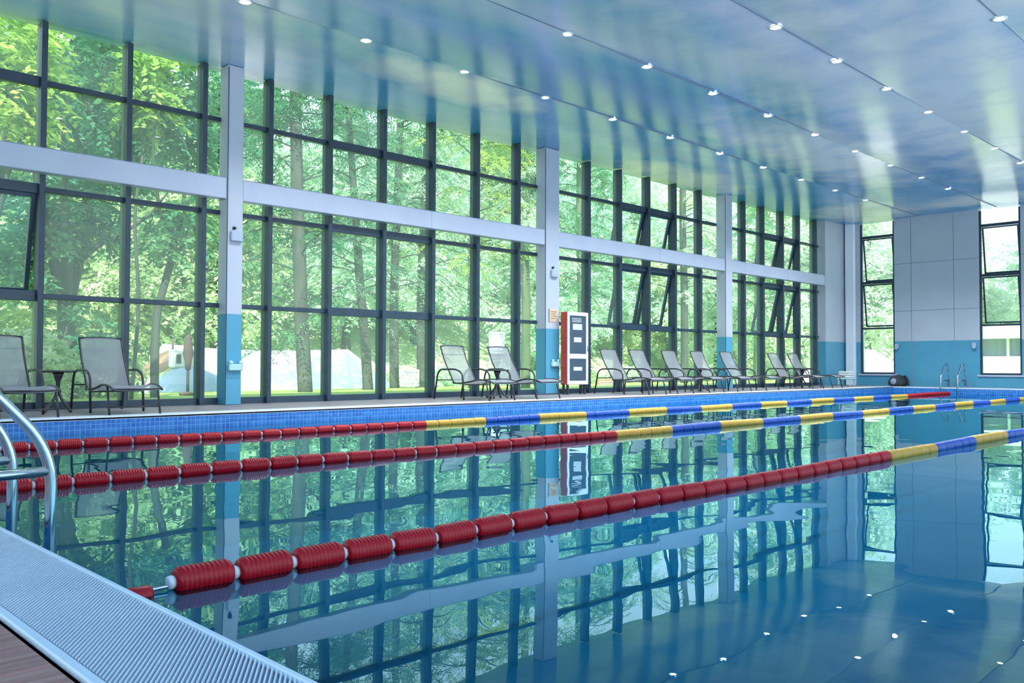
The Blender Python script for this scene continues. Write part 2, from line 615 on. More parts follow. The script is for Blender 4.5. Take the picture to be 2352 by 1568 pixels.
def tag(o, label=None, cat=None, group=None, kind=None):
    if label:
        o['label'] = label
    if cat:
        o['category'] = cat
    if group:
        o['group'] = group
    if kind:
        o['kind'] = kind
    return o


def empty(name, loc=(0, 0, 0), rz=0.0):
    o = bpy.data.objects.new(name, None)
    o.empty_display_size = 0.1
    COL.objects.link(o)
    o.location = loc
    o.rotation_euler = (0, 0, rz)
    return o


KIDS = {}


def copy_tree(o, parent=None):
    c = o.copy()
    COL.objects.link(c)
    if parent:
        c.parent = parent
    for ch in [x for x in list(COL.objects) if x.parent is o]:
        copy_tree(ch, c)
    return c


ORD = ['first', 'second', 'third', 'fourth', 'fifth', 'sixth', 'seventh', 'eighth', 'ninth', 'tenth',
       'eleventh', 'twelfth', 'thirteenth', 'fourteenth', 'fifteenth']

# ------------------------------------------------------------------ dimensions
ZD = 0.16            # deck height over the water
ZC = 4.70            # ceiling
EX = -9.26           # window-side pool edge
WX = -10.85          # column / wall face
GX = -11.10          # glass plane
YN, YG = 0.805, 0.523  # near pool edge, inner edge of the grating
YF, YW = 23.30, 24.0   # far pool edge, far wall
XR = 1.2             # extent on the unseen side

# ------------------------------------------------------------------ pool, decks
b = MB()
GW = 0.28
b.box(EX, XR, YN, YF, -1.42, -1.36)
b.box(EX - 0.12, EX, YN - 0.12, YF + 0.12, -1.42, -0.10)
b.box(EX, XR, YF, YF + 0.12, -1.42, -0.10)
b.box(EX, XR, YN - 0.12, YN, -1.42, -0.10)
b.box(EX - 0.12, EX, YN - 0.12, YF + 0.12, -0.10, 0.128, 1)
b.box(EX, XR, YF, YF + 0.12, -0.10, 0.128, 1)
b.box(EX, XR, YN - 0.12, YN, -0.10, 0.128, 1)
tag(b.build('pool_basin', ['basin', 'mosaic']), 'sunken pool basin lined with blue mosaic tile at the waterline', 'pool', kind='structure')

b = MB()
nx, ny = 2, 2
b.add([(EX, YN, 0), (XR, YN, 0), (XR, YF, 0), (EX, YF, 0)], [(0, 1, 2, 3)])
tag(b.build('pool_water', 'water'), 'calm blue-green water filling the pool', 'water', kind='stuff')


def grating(x0, x1, y0, y1, axis, diag, name, label, fine=True):
    """overflow grating: two rails and a run of slats over a pale channel"""
    b = MB()
    zt = ZD
    b.box(x0, x1, y0, y1, 0.128, zt - 0.012, 1)
    if axis == 'X':      # runs along X, slats across Y (skewed)
        rw = 0.022
        b.bbox(x0, x1, y0, y0 + rw, 0.128, zt + 0.001, 0.003)
        b.bbox(x0, x1, y1 - rw, y1, 0.128, zt + 0.001, 0.006)
        pitch, w = 0.0155, 0.0095
        n = int((x1 - x0) / pitch)
        dy = y1 - y0 - 2 * rw
        dx = diag * dy
        for i in range(n):
            x = x0 + i * pitch
            a0, a1 = x, x + dx
            if max(a0, a1) + w > x1 or min(a0, a1) < x0:
                continue
            ya, yb = y0 + rw, y1 - rw
            h = w / 2
            vs = [(a0, ya, zt - 0.012), (a0 + h * 0.5, ya, zt), (a0 + h * 1.5, ya, zt), (a0 + w, ya, zt - 0.012),
                  (a1, yb, zt - 0.012), (a1 + h * 0.5, yb, zt), (a1 + h * 1.5, yb, zt), (a1 + w, yb, zt - 0.012)]
            b.add(vs, [(0, 1, 5, 4), (1, 2, 6, 5), (2, 3, 7, 6)])
    else:
        rw = 0.022
        b.bbox(x0, x0 + rw, y0, y1, 0.128, zt + 0.001, 0.003)
        b.bbox(x1 - rw, x1, y0, y1, 0.128, zt + 0.001, 0.006)
        pitch = 0.03
        n = int((y1 - y0) / pitch)
        for i in range(n):
            y = y0 + i * pitch
            b.box(x0 + rw, x1 - rw, y, y + 0.018, zt - 0.012, zt)
    return tag(b.build(name, ['grating', 'gutter']), label, 'grating', kind='structure')


grating(-6.2, 1.0, YG, YN, 'X', -1.5, 'overflow_grating', 'white ribbed overflow grating along the near end of the pool')
grating(EX - GW, EX, YN, YF, 'Y', 0, 'overflow_grating', 'white overflow grating along the window side of the pool')
b = MB()
b.box(EX - GW, XR, YF, YF + GW, 0.128, ZD)
tag(b.build('overflow_grating', ['grating']), 'white overflow edging along the far end of the pool', 'grating', kind='structure')

# near wooden deck (boards run along the pool axis)
b = MB()
bw = 0.145
x = -7.5
while x < 1.5:
    b.bbox(x + 0.003, x + bw - 0.003, -2.2, YG - 0.012, 0.128, ZD - 0.004, 0.003, 0)
    x += bw
b.box(-7.5, 1.5, -2.2, YG - 0.002, 0.10, 0.128, 1)
tag(b.build('floor', ['wood', 'gap']), 'dark brown timber decking at the near end of the pool', 'floor', kind='structure')
b = MB()
b.box(GX - 0.1, EX - GW, -3.0, YW, 0.0, ZD)
b.box(EX - GW, XR, YF + GW, YW, 0.0, ZD)
tag(b.build('floor', 'tiles'), 'grey-pink tiled deck between the pool and the windows', 'floor', kind='structure')
b = MB()
b.box(EX - GW, -7.5, -3.0, YG, 0.0, ZD - 0.002)
b.box(EX - GW, -6.2, YG, YN, 0.0, ZD - 0.002)
tag(b.build('floor', 'tiles'), 'tiled deck corner left of the near grating', 'floor', kind='structure')

b = MB()
b.box(XR, 16.0, -10.0, YW + 6, 0.0, ZD - 0.003)  # unseen slab added to bounce sunlight up to the ceiling
b.box(-7.5, XR, -10.0, -2.2, 0.0, ZD - 0.003)
tag(b.build('floor', 'concrete'), 'unseen pale paving added on the near and right side to bounce light', 'floor', kind='structure')

# ------------------------------------------------------------------ ceiling: strips of glossy film that sag a little
b = MB()
seams = [-11.3, -8.82, -6.92, -5.02, -3.10, -1.2, 0.7, 2.6, 4.2]  # last strips lie out of view, extended to keep the sun out
ys = np.linspace(-8, YW + 0.2, 66)
for i in range(len(seams) - 1):
    x0, x1 = seams[i], seams[i + 1]
    K = 12
    sag = 0.030
    vs, fs = [], []
    for j in range(K + 1):
        t = j / K
        for y in ys:
            z = ZC + 0.045 - sag * 4 * t * (1 - t) * (1 + 0.25 * math.sin(y * 0.9 + i * 2.1)) + 0.012 * math.sin(y * 0.55 + i)
            vs.append((x0 + (x1 - x0) * t, y, z))
    n = len(ys)
    for j in range(K):
        for k in range(n - 1):
            fs.append((j * n + k, (j + 1) * n + k, (j + 1) * n + k + 1, j * n + k + 1))
    b.add(vs, fs, 0, True)
    if i:
        b.box(x0 - 0.006, x0 + 0.006, -8, YW, ZC + 0.038, ZC + 0.07, 1)
b.box(-11.4, 4.2, -8, YW + 0.3, ZC + 0.12, ZC + 0.35, 2)  # roof slab, stretched beyond the view so it blocks the sun
tag(b.build('ceiling', ['film', 'groove', 'roof_grey']), 'glossy stretched ceiling printed with blue sky and clouds', 'ceiling', kind='structure')

# downlights
b = MB()
rim = MB()
rim.lathe([(0.052, 0.0), (0.070, -0.002), (0.085, -0.010), (0.083, -0.016), (0.056, -0.014), (0.050, 0.0)], 20, cap=False)
lens = MB()
lens.lathe([(0.0005, -0.020), (0.03, -0.019), (0.053, -0.012), (0.053, 0.0)], 20)
proto = empty('ceiling_light')
rim.build('rim', 'rim', proto)
lens.build('lens', 'lamp', proto)
rows = [(-8.86, 4.51, 11, 'window-side row of downlights', -0.028),
        (-6.96, 4.51, 11, 'second row of downlights from the windows', -0.030),
        (-5.06, 7.74, 9, 'third row of downlights from the windows', -0.028),
        (-3.10, 10.97, 5, 'fourth row of downlights from the windows', -0.02)]
first = True
for rx, y0, n, rname, _ in rows:
    vis0 = 0
    for k in range(n):
        y = y0 + 1.62 * k
        o = proto if first else copy_tree(proto)
        first = False
        o.location = (rx, y, ZC + 0.046)
        tag(o, 'round white downlight, %s from the camera in the %s' % (ORD[k], rname), 'ceiling light', 'ceiling downlights')
        ld = bpy.data.lights.new('downlight', 'SPOT')
        ld.energy = 62
        ld.spot_size = math.radians(130)
        ld.spot_blend = 0.6
        ld.shadow_soft_size = 0.05
        ld.color = (0.86, 0.93, 1.0)
        lo = bpy.data.objects.new('bulb', ld)
        COL.objects.link(lo)
        lo.parent = o
        lo.location = (0, 0, -0.03)

# ------------------------------------------------------------------ window walls
MW, MD = 0.066, 0.20      # mullion face width and depth
T1, T2, T3, SILL = 4.02, 2.755, 1.495, 0.235
BT, BB = 3.205, 2.915      # beam


def bay(idx, y0, y1, mull, sash_cells, thick, label):
    w = empty('window_%d' % idx, (GX, (y0 + y1) / 2, ZD))
    tag(w, label, 'window', kind='structure')
    oy = (y0 + y1) / 2

    def L(x0, x1, ya, yb, z0, z1, mb, bev=0.006):
        mb.bbox(x0, x1, ya - oy, yb - oy, z0 - ZD, z1 - ZD, bev)

    for y in mull:
        m = MB()
        L(-MD * 0.45, MD * 0.55, y - MW / 2, y + MW / 2, ZD, ZC + 0.03, m)
        m.build('mullion', 'frame', w)
    edges = [y0] + list(mull) + [y1]
    for nm, z, h in (('transom', T1, 0.062), ('transom', T2, 0.062), ('transom', T3, 0.062), ('sill', SILL - 0.04, 0.11)):
        for a, c in zip(edges[:-1], edges[1:]):
            mid = (a + c) / 2
            hh = 0.12 if (nm == 'transom' and any(s[0] < mid < s[1] for s in thick)) else h
            m = MB()
            L(-0.035, 0.045, a + (MW / 2 if a != y0 else 0), c - (MW / 2 if c != y1 else 0), z - hh / 2, z + hh / 2, m, 0.004)
            m.build(nm, 'frame', w)
    # fixed panes: one mesh of thin glass
    g = MB()
    rowsz = [(SILL, T3), (T3, T2), (T2, T1), (T1, ZC + 0.04)]
    for a, c in zip(edges[:-1], edges[1:]):
        mid = (a + c) / 2
        for (z0, z1) in rowsz:
            if any(s[0] < mid < s[1] and s[2] <= (z0 + z1) / 2 <= s[3] for s in sash_cells):
                continue
            g.box(-0.003, 0.003, a + 0.02 - oy, c - 0.02 - oy, z0 + 0.01 - ZD, z1 - 0.01 - ZD)
    g.build('pane', 'glass', w)
    # top-hung sashes pushed outward
    for (sa, sb, z0, z1, ang) in sash_cells:
        hinge_z = T2 - 0.05 if z1 < 2.9 else T1 - 0.05
        low = T3 + 0.03 if z1 < 2.9 else T2 + 0.36
        ht = hinge_z - low
        fr = MB()
        a, c = sa + 0.04 - (sa + sb) / 2, sb - 0.04 - (sa + sb) / 2
        s = 0.05
        fr.bbox(-0.03, 0.03, a, a + s, -ht, 0, 0.004)
        fr.bbox(-0.03, 0.03, c - s, c, -ht, 0, 0.004)
        fr.bbox(-0.03, 0.03, a + s, c - s, -s, 0, 0.004)
        fr.bbox(-0.03, 0.03, a + s, c - s, -ht, -ht + s, 0.004)
        so = fr.build('sash', 'frame', w, (-0.02, (sa + sb) / 2 - oy, hinge_z - ZD))
        so.rotation_euler = (0, ang, 0)
        gp = MB()
        gp.box(-0.003, 0.003, a + s, c - s, -ht + s, -s)
        gp.build('sash_pane', 'glass', so)
        hd = MB()
        hd.bbox(0.03, 0.055, -0.06, 0.06, -ht + 0.012, -ht + 0.035, 0.004)
        hd.build('sash_handle', 'dark', so)
    return w


S = math.radians
mu = [3.09 + 0.983 * k for k in range(16)]
bay(1, -2.9, 5.30, [-1.82, -0.84, 0.14, 1.12, 2.11, 3.09, 4.07, 5.05], [(2.11, 3.09, 1.5, 2.76, S(12))],
    [(2.11, 3.09)], 'glass wall left of the first white column, with an open vent')
bay(2, 5.54, 11.50, [6.02, 7.0, 7.99, 8.98, 9.97, 10.97], [], [(7.0, 8.98)], 'glass wall between the first and second white columns')
bay(3, 11.88, 17.60, [12.93, 13.92, 14.89, 15.86, 16.86],
    [(13.92, 14.89, 1.5, 2.76, S(13)), (14.89, 15.86, 1.5, 2.76, S(13)), (13.92, 14.89, 2.76, 4.02, S(14)), (14.89, 15.86, 2.76, 4.02, S(14))],
    [(13.92, 15.86)], 'glass wall between the second and third white columns, four vents open')
bay(4, 17.95, 22.75, [18.77, 19.68, 20.68, 21.56, 22.53],
    [(19.68, 20.68, 1.5, 2.76, S(13)), (20.68, 21.56, 1.5, 2.76, S(13)), (19.68, 20.68, 2.76, 4.02, S(13)), (20.68, 21.56, 2.76, 4.02, S(13))],
    [(19.68, 21.56)], 'glass wall between the third white column and the far corner')

# columns
cols = [(5.30, 5.53, 'white column with a blue base nearest the camera'),
        (11.50, 11.885, 'white column with a blue base beside the red cabinet'),
        (17.64, 17.95, 'white column with a blue base farthest along the glass wall')]
for (a, c, lab) in cols:
    r = empty('column', (WX - 0.125, (a + c) / 2, ZD))
    tag(r, lab, 'column', kind='structure')
    h = (c - a) / 2
    m = MB()
    m.bbox(-0.125, 0.125, -h, h, 0, ZC + 0.03 - ZD, 0.008)
    m.build('shaft', 'paint', r)
    m = MB()
    m.box(0.1255, 0.129, -h - 0.0015, -h + 0.011, 0.0, ZC - ZD, 0)
    m.build('joint_strip', 'frame', r)

# beams
spans = [(-2.9, 5.30, 'nearest the camera, left of the first column'), (5.53, 11.50, 'between the first and second columns'),
         (11.885, 17.64, 'between the second and third columns'), (17.95, 22.75, 'from the third column to the far corner')]
for (a, c, w) in spans:
    m = MB()
    m.bbox(WX - 0.16, WX - 0.01, a, c, BB, BT, 0.008)
    for z in (BB + 0.004, BT - 0.006):
        m.box(WX - 0.0105, WX - 0.0085, a, c, z - 0.004, z + 0.004, 1)
    m.box(WX - 0.0105, WX - 0.0085, (a + c) / 2 + 0.3, (a + c) / 2 + 0.306, BB, BT, 1)
    tag(m.build('beam', ['white', 'groove']), 'white horizontal beam ' + w, 'beam', kind='structure')

# left wall pier and far wall
m = MB()
m.box(GX - 0.1, WX, 22.75, YW, ZD, ZC + 0.03)
tag(m.build('wall_left', 'paint'), 'pale wall with a blue dado at the far left corner', 'wall', kind='structure')
m = MB()
t = 0.24
W5, W6 = (-10.43, -9.48), (-7.34, -6.38)
for (xa, xb) in ((-11.2, W5[0]), (W5[1], W6[0]), (W6[1], XR)):
    m.box(xa, xb, YW, YW + t, 0, ZC + 0.1)
for (xa, xb) in (W5, W6):
    m.box(xa, xb, YW, YW + t, 0, 0.48)
for x in (-9.03, -7.95, -5.3, -4.2, -3.1):
    m.box(x - 0.008, x + 0.008, YW - 0.002, YW + 0.01, 0.16, ZC, 1)
for z in (3.49, 2.20):
    m.box(W5[1], W6[0], YW - 0.002, YW + 0.01, z - 0.008, z + 0.008, 1)
    m.box(W6[1], XR, YW - 0.002, YW + 0.01, z - 0.008, z + 0.008, 1)
tag(m.build('wall_far', ['paint', 'groove']), 'pale panelled wall with a blue dado at the far end of the pool', 'wall', kind='structure')
m = MB()
m.bbox(-10.80, -10.55, YW - 0.14, YW - 0.001, ZD, ZC + 0.03, 0.01)
tag(m.build('trim_1', 'white_bright'), 'white vertical casing in the far left corner', 'casing', kind='structure')

for idx, (xa, xb), lab in ((5, W5, 'tall narrow window in the far wall, left of the pale panels'),
                          (6, W6, 'tall narrow window in the far wall, right of the pale panels')):
    ox = (xa + xb) / 2
    w = empty('window_%d' % idx, (ox, YW + 0.06, 0.48))
    tag(w, lab, 'window', kind='structure')
    hw = (xb - xa) / 2
    m = MB()
    m.bbox(-hw, -hw + 0.05, -0.03, 0.03, 0, ZC - 0.48)
    m.bbox(hw - 0.05, hw, -0.03, 0.03, 0, ZC - 0.48)
    m.bbox(-hw + 0.05, hw - 0.05, -0.03, 0.03, 0, 0.05)
    m.build('window_frame', 'frame', w)
    for z, hh in ((4.31, 0.07), (3.03, 0.07), (1.75, 0.05)):
        m = MB()
        m.bbox(-hw + 0.05, hw - 0.05, -0.03, 0.03, z - hh / 2 - 0.48, z + hh / 2 - 0.48)
        m.build('transom', 'frame', w)
    g = MB()
    for z0, z1 in ((0.5, 1.74), (4.32, ZC)):
        g.box(-hw + 0.03, hw - 0.03, -0.003, 0.003, z0 - 0.48, z1 - 0.48)
    g.build('pane', 'glass', w)
    for z0, z1 in ((1.79, 2.99), (3.07, 4.27)):
        ht = z1 - z0
        fr = MB()
        a, c = -hw + 0.055, hw - 0.055
        fr.bbox(a, a + 0.04, -0.02, 0.02, -ht, 0, 0.004)
        fr.bbox(c - 0.04, c, -0.02, 0.02, -ht, 0, 0.004)
        fr.bbox(a + 0.04, c - 0.04, -0.02, 0.02, -0.04, 0, 0.004)
        fr.bbox(a + 0.04, c - 0.04, -0.02, 0.02, -ht, -ht + 0.04, 0.004)
        so = fr.build('sash', 'frame', w, (0, 0.02, z1 - 0.48))
        so.rotation_euler = (S(9), 0, 0)
        gp = MB()
        gp.box(a + 0.04, c - 0.04, -0.003, 0.003, -ht + 0.04, -0.04)
        gp.build('sash_pane', 'glass', so)
    m = MB()
    m.bbox(-hw - 0.06, hw + 0.06, -0.10, -0.03, -0.045, 0.0)
    m.build('window_sill', 'white', w)

# ------------------------------------------------------------------ small devices on the columns
def device(name, loc, label, cat, parts):
    r = empty(name, loc)
    tag(r, label, cat)
    for pn, mb, mt in parts:
        mb.build(pn, mt, r)
    return r


for (y, z, lab, ex) in ((5.43, 0.66, 'pale green emergency light box on the nearest column', 0.0),
                        (11.74, 0.72, 'pale green emergency light box on the column beside the red cabinet', 0.02),
                        (17.85, 0.76, 'pale green emergency light box on the farthest column', 0.02)):
    m = MB()
    m.bbox(0, 0.06, -0.10, 0.10, -0.045, 0.045, 0.01)
    heads = []
    for sy in (-1, 1):
        h1 = MB()
        h1.lathe([(0.022, 0.0), (0.03, 0.02), (0.028, 0.035)], 14, 'X', (0.02, sy * 0.07, 0.062))
        heads.append(('lamp_head', h1, 'teal_plastic'))
    device('emergency_light', (WX + 0.0005, y, z), lab, 'emergency light', [('housing', m, 'teal_plastic')] + heads)
for (y, z, lab) in ((5.43, 2.42, 'small grey alarm box high on the nearest column'),
                    (11.72, 2.40, 'small grey alarm box high on the column beside the red cabinet')):
    m = MB()
    m.bbox(0, 0.05, -0.085, 0.085, -0.07, 0.07, 0.01)
    l2 = MB()
    l2.lathe([(0.022, 0.0), (0.022, 0.03), (0.012, 0.045)], 12, 'X', (0.0, -0.03, 0.11))
    device('alarm_box', (WX + 0.0005, y, z), lab, 'alarm', [('housing', m, 'device'), ('sensor', l2, 'dark')])
m = MB()
m.bbox(0, 0.006, -0.11, 0.11, -0.12, 0.12, 0.002)
l2 = MB()
for k, zz in enumerate((0.07, 0.03, -0.01, -0.05)):
    l2.box(0.006, 0.0075, -0.08, 0.08 - 0.03 * (k % 2), zz - 0.008, zz + 0.008)
l3 = MB()
l3.bbox(0, 0.012, -0.135, -0.11, -0.12, 0.12, 0.002)
device('notice_board', (WX + 0.001, 11.72, 1.62), 'small orange notice pinned to the column beside the red cabinet', 'notice',
       [('sheet', m, 'orange_paper'), ('text_lines', l2, 'canvas_tan'), ('edge_strip', l3, 'groove')])

# wall lamps either side of the far windows
for x, lab in ((-9.42, 'small dark bracket on the far wall beside the left tall window'), (-7.47, 'small dark bracket on the far wall beside the right tall window')):
    m = MB()
    m.bbox(-0.05, 0.05, -0.05, 0, -0.03, 0.09, 0.01)
    l2 = MB()
    l2.lathe([(0.02, -0.06), (0.05, -0.02), (0.03, 0.0)], 12, 'Z', (0, -0.06, -0.02))
    device('wall_bracket', (x, YW - 0.001, 1.22), lab, 'bracket', [('plate', m, 'device'), ('hook', l2, 'device')])

# ------------------------------------------------------------------ red-sided equipment cabinet
r = empty('equipment_cabinet', (-10.72, 12.12, ZD))
tag(r, 'tall red-sided cabinet with white front and dark windows beside the second column', 'cabinet')
m = MB()
m.bbox(-0.05, 0.11, -0.29, 0.29, 0.18, 1.53, 0.008)
m.build('body', 'red_metal', r)
m = MB()
m.bbox(0.11, 0.135, -0.29, -0.235, 0.18, 1.53, 0.01)
m.bbox(0.11, 0.135, 0.235, 0.29, 0.18, 1.53, 0.01)
m.bbox(0.11, 0.135, -0.235, 0.235, 1.46, 1.53, 0.01)
m.bbox(0.11, 0.135, -0.235, 0.235, 0.18, 0.25, 0.01)
m.bbox(0.11, 0.135, -0.235, 0.235, 0.66, 0.75, 0.01)
m.build('front_frame', 'white_bright', r)
up = MB()
up.box(0.11, 0.122, -0.235, 0.235, 0.75, 1.46)
dp = up.build('upper_door', 'cab_glass', r)
lp = MB()
lp.box(0.122, 0.1235, -0.14, 0.12, 1.20, 1.31)
lp.box(0.122, 0.1235, -0.11, 0.10, 0.97, 1.06)
for k in range(3):
    lp.box(0.122, 0.1235, -0.16, 0.10, 1.345 + 0.03 * k, 1.357 + 0.03 * k)
lp.build('label_panel', 'cab_label', dp)
lo_ = MB()
lo_.box(0.11, 0.122, -0.235, 0.235, 0.25, 0.66)
dp = lo_.build('lower_door', 'cab_glass', r)
lp = MB()
lp.box(0.122, 0.1235, -0.12, 0.12, 0.44, 0.51)
lp.build('label_panel', 'cab_label', dp)
hk = MB()
hk.tube([(0.15, 0.255, 0.80), (0.15, 0.255, 0.92)], 0.009, 8)
hk.build('handle', 'steel', r)
for sx in (-0.02, 0.08):
    for sy in (-0.24, 0.24):
        lg = MB()
        lg.bbox(sx - 0.02, sx + 0.02, sy - 0.02, sy + 0.02, 0, 0.18, 0.004)
        lg.build('leg', 'dark', r)


# ------------------------------------------------------------------ loungers and tables
def make_lounger():
    r = empty('sun_lounger')
    tubr = 0.0125
    # sling: back and seat, slightly sagging sheets with thickness
    def sheet(path, half, name, sag=0.012, folds=()):
        m = MB()
        P = smooth_path(path, 5)
        n = len(P)
        K = 8
        for side in (0, 1):
            vs, fs = [], []
            for i, p in enumerate(P):
                d = (P[min(i + 1, n - 1)] - P[max(i - 1, 0)]).normalized()
                nor = Vector((-d.z, 0, d.x))
                for j in range(K + 1):
                    y = -half + 2 * half * j / K
                    s = sag * (1 - (y / half) ** 2)
                    q = p - nor * (s + (0.004 if side else 0.0))
                    vs.append((q.x, y, q.z))
            for i in range(n - 1):
                for j in range(K):
                    fs.append((i * (K + 1) + j, i * (K + 1) + j + 1, (i + 1) * (K + 1) + j + 1, (i + 1) * (K + 1) + j))
            m.add(vs, fs, 0, True)
        return m.build(name, 'sling', r)

    back = [(-0.29, 0, 0.275), (-0.36, 0, 0.39), (-0.50, 0, 0.60), (-0.61, 0, 0.84)]
    seat = [(-0.27, 0, 0.265), (-0.10, 0, 0.255), (0.14, 0, 0.285), (0.30, 0, 0.315), (0.52, 0, 0.305), (0.66, 0, 0.265)]
    sheet(back, 0.225, 'backrest')
    sheet(seat, 0.245, 'seat')
    m = MB()
    hb = [(-0.50, 0, 0.665), (-0.56, 0, 0.73)]
    m.tube([(-0.575, -0.225, 0.71), (-0.58, 0, 0.705), (-0.575, 0.225, 0.71)], 0.008, 8)
    m.build('head_seam', 'device', r)
    # frames
    bf = MB()
    bp = [Vector((x, 0, z)) for x, _, z in smooth_path(back, 5)]
    for sy in (-1, 1):
        bf.tube([(p.x, sy * 0.235, p.z) for p in bp], tubr, 8)
    bf.tube([(-0.61, -0.235, 0.84), (-0.625, 0, 0.852), (-0.61, 0.235, 0.84)], tubr, 8)
    bf.build('back_frame', 'dark', r)
    sf = MB()
    sp = smooth_path(seat, 5)
    for sy in (-1, 1):
        sf.tube([(p.x, sy * 0.255, p.z) for p in sp], tubr, 8)
    sf.tube([(-0.27, -0.255, 0.255), (-0.27, 0.255, 0.255)], tubr * 0.9, 8)
    sf.tube([(0.64, -0.255, 0.27), (0.64, 0.255, 0.27)], tubr * 0.9, 8)
    sf.build('seat_frame', 'dark', r)
    for sy in (-1, 1):
        a = MB()
        y = sy * 0.285
        a.tube(round_path([(-0.70, y, 0.0), (-0.60, y, 0.47), (-0.18, y, 0.475), (-0.02, y, 0.42), (0.02, y, 0.0)], 0.12, 6), 0.014, 8)
        a.build('armrest', 'dark', r)
    for sy in (-1, 1):
        l_ = MB()
        y = sy * 0.265
        l_.tube([(0.50, y, 0.30), (0.58, y * 1.0, 0.0)], tubr, 8)
        l_.build('leg', 'dark', r)
    for nm, pa, pb, rr in (('crossbar', (0.555, -0.265, 0.08), (0.555, 0.265, 0.08), 0.009),
                           ('crossbar', (-0.62, -0.285, 0.30), (-0.62, 0.285, 0.30), 0.009),
                           ('crossbar', (0.01, -0.285, 0.235), (0.01, 0.285, 0.235), 0.009),
                           ('back_strut', (-0.62, 0.2, 0.30), (-0.42, 0.2, 0.47), 0.008)):
        cb = MB()
        cb.tube([pa, pb], rr, 8)
        cb.build(nm, 'dark', r)
    return r


def make_table():
    r = empty('side_table')
    m = MB()
    m.lathe([(0.0005, 0.445), (0.188, 0.445), (0.20, 0.452), (0.20, 0.462), (0.188, 0.468), (0.0005, 0.468)], 28)
    m.build('tabletop', 'dark', r)
    m = MB()
    m.lathe([(0.06, 0.444), (0.045, 0.40), (0.024, 0.34), (0.020, 0.26), (0.020, 0.2), (0.028, 0.18)], 14)
    m.build('pedestal', 'dark', r)
    for k in range(4):
        a = k * PI / 2 + 0.5
        m = MB()
        pts = [(0.018, 0.24), (0.045, 0.16), (0.12, 0.07), (0.185, 0.012)]
        m.tube(smooth_path([(math.cos(a) * x, math.sin(a) * x, z) for x, z in pts], 4), 0.016, 8)
        m.build('leg', 'dark', r)
    return r


G1 = 'sun loungers along the glass wall'
lp = make_lounger()
lounge = [
    (-10.06, 2.58, 0.0, 'grey mesh sun lounger at the left picture edge, left of the first side table'),
    (-10.06, 3.63, -0.03, 'grey mesh sun lounger right of the first side table, left of the first column'),
    (-10.02, 9.06, 0.0, 'grey mesh sun lounger left of the small table near the second column'),
    (-10.02, 10.09, 0.0, 'grey mesh sun lounger directly in front of the second column, left of the red cabinet'),
    (-10.02, 13.03, 0.0, 'grey mesh sun lounger first to the right of the red cabinet'),
    (-10.02, 13.93, 0.0, 'grey mesh sun lounger second to the right of the red cabinet'),
    (-10.02, 15.02, 0.0, 'grey mesh sun lounger third to the right of the red cabinet'),
    (-10.02, 16.08, 0.0, 'grey mesh sun lounger fourth to the right of the red cabinet'),
    (-10.02, 17.25, 0.0, 'grey mesh sun lounger half hidden by the third column'),
    (-10.02, 19.4, 0.0, 'grey mesh sun lounger first beyond the third column'),
    (-10.02, 20.4, 0.0, 'grey mesh sun lounger farthest away, nearest the far corner')]
for i, (x, y, rz, lab) in enumerate(lounge):
    o = lp if i == 0 else copy_tree(lp)
    o.location = (x, y, ZD)
    o.rotation_euler = (0, 0, rz)
    tag(o, lab, 'sun lounger', G1)
tp = make_table()
tabs = [(-10.42, 3.12, 'round black side table between the two loungers at the left edge'),
        (-10.10, 9.575, 'round black side table between the two loungers left of the second column'),
        (-10.20, 15.55, 'round black side table among the loungers left of the third column'),
        (-10.10, 19.9, 'round black side table between the two farthest loungers')]
for i, (x, y, lab) in enumerate(tabs):
    o = tp if i == 0 else copy_tree(tp)
    o.location = (x, y, ZD)
    tag(o, lab, 'table', 'side tables along the glass wall')

# black bag and white towel at the far end
r = empty('bag', (-9.30, 23.72, ZD))
tag(r, 'rounded black and grey bag lying at the foot of the far wall', 'bag')
m = MB()
m.lathe([(0.16, 0.0), (0.235, 0.04), (0.245, 0.12), (0.20, 0.22), (0.11, 0.29), (0.0005, 0.31)], 20)
m.build('body', 'bag', r)
m = MB()
m.lathe([(0.0005, -0.03), (0.05, -0.02), (0.08, 0.0), (0.085, 0.03), (0.0005, 0.04)], 14, 'Y', (-0.03, -0.235, 0.13))
m.build('pocket', 'bag_grey', r)
m = MB()
m.tube(smooth_path([(0.12, 0.05, 0.24), (0.20, 0.0, 0.27), (0.29, -0.05, 0.14), (0.30, -0.05, 0.02)], 5), 0.025, 8)
m.build('strap', 'bag', r)
r = empty('towel_stack', (-10.35, 22.9, ZD))
tag(r, 'stack of white towels on a low stool in the far left corner', 'towels')
for k in range(3):
    m = MB()
    m.bbox(-0.17, 0.17, -0.13, 0.13, 0.22 + k * 0.06, 0.275 + k * 0.06, 0.025)
    m.build('towel', 'towel', r)
m = MB()
m.bbox(-0.19, 0.19, -0.15, 0.15, 0.17, 0.22, 0.01)
for sx in (-1, 1):
    for sy in (-1, 1):
        m.bbox(sx * 0.16 - 0.015, sx * 0.16 + 0.015, sy * 0.12 - 0.015, sy * 0.12 + 0.015, 0, 0.17, 0.003)
m.build('stool', 'teal_plastic', r)


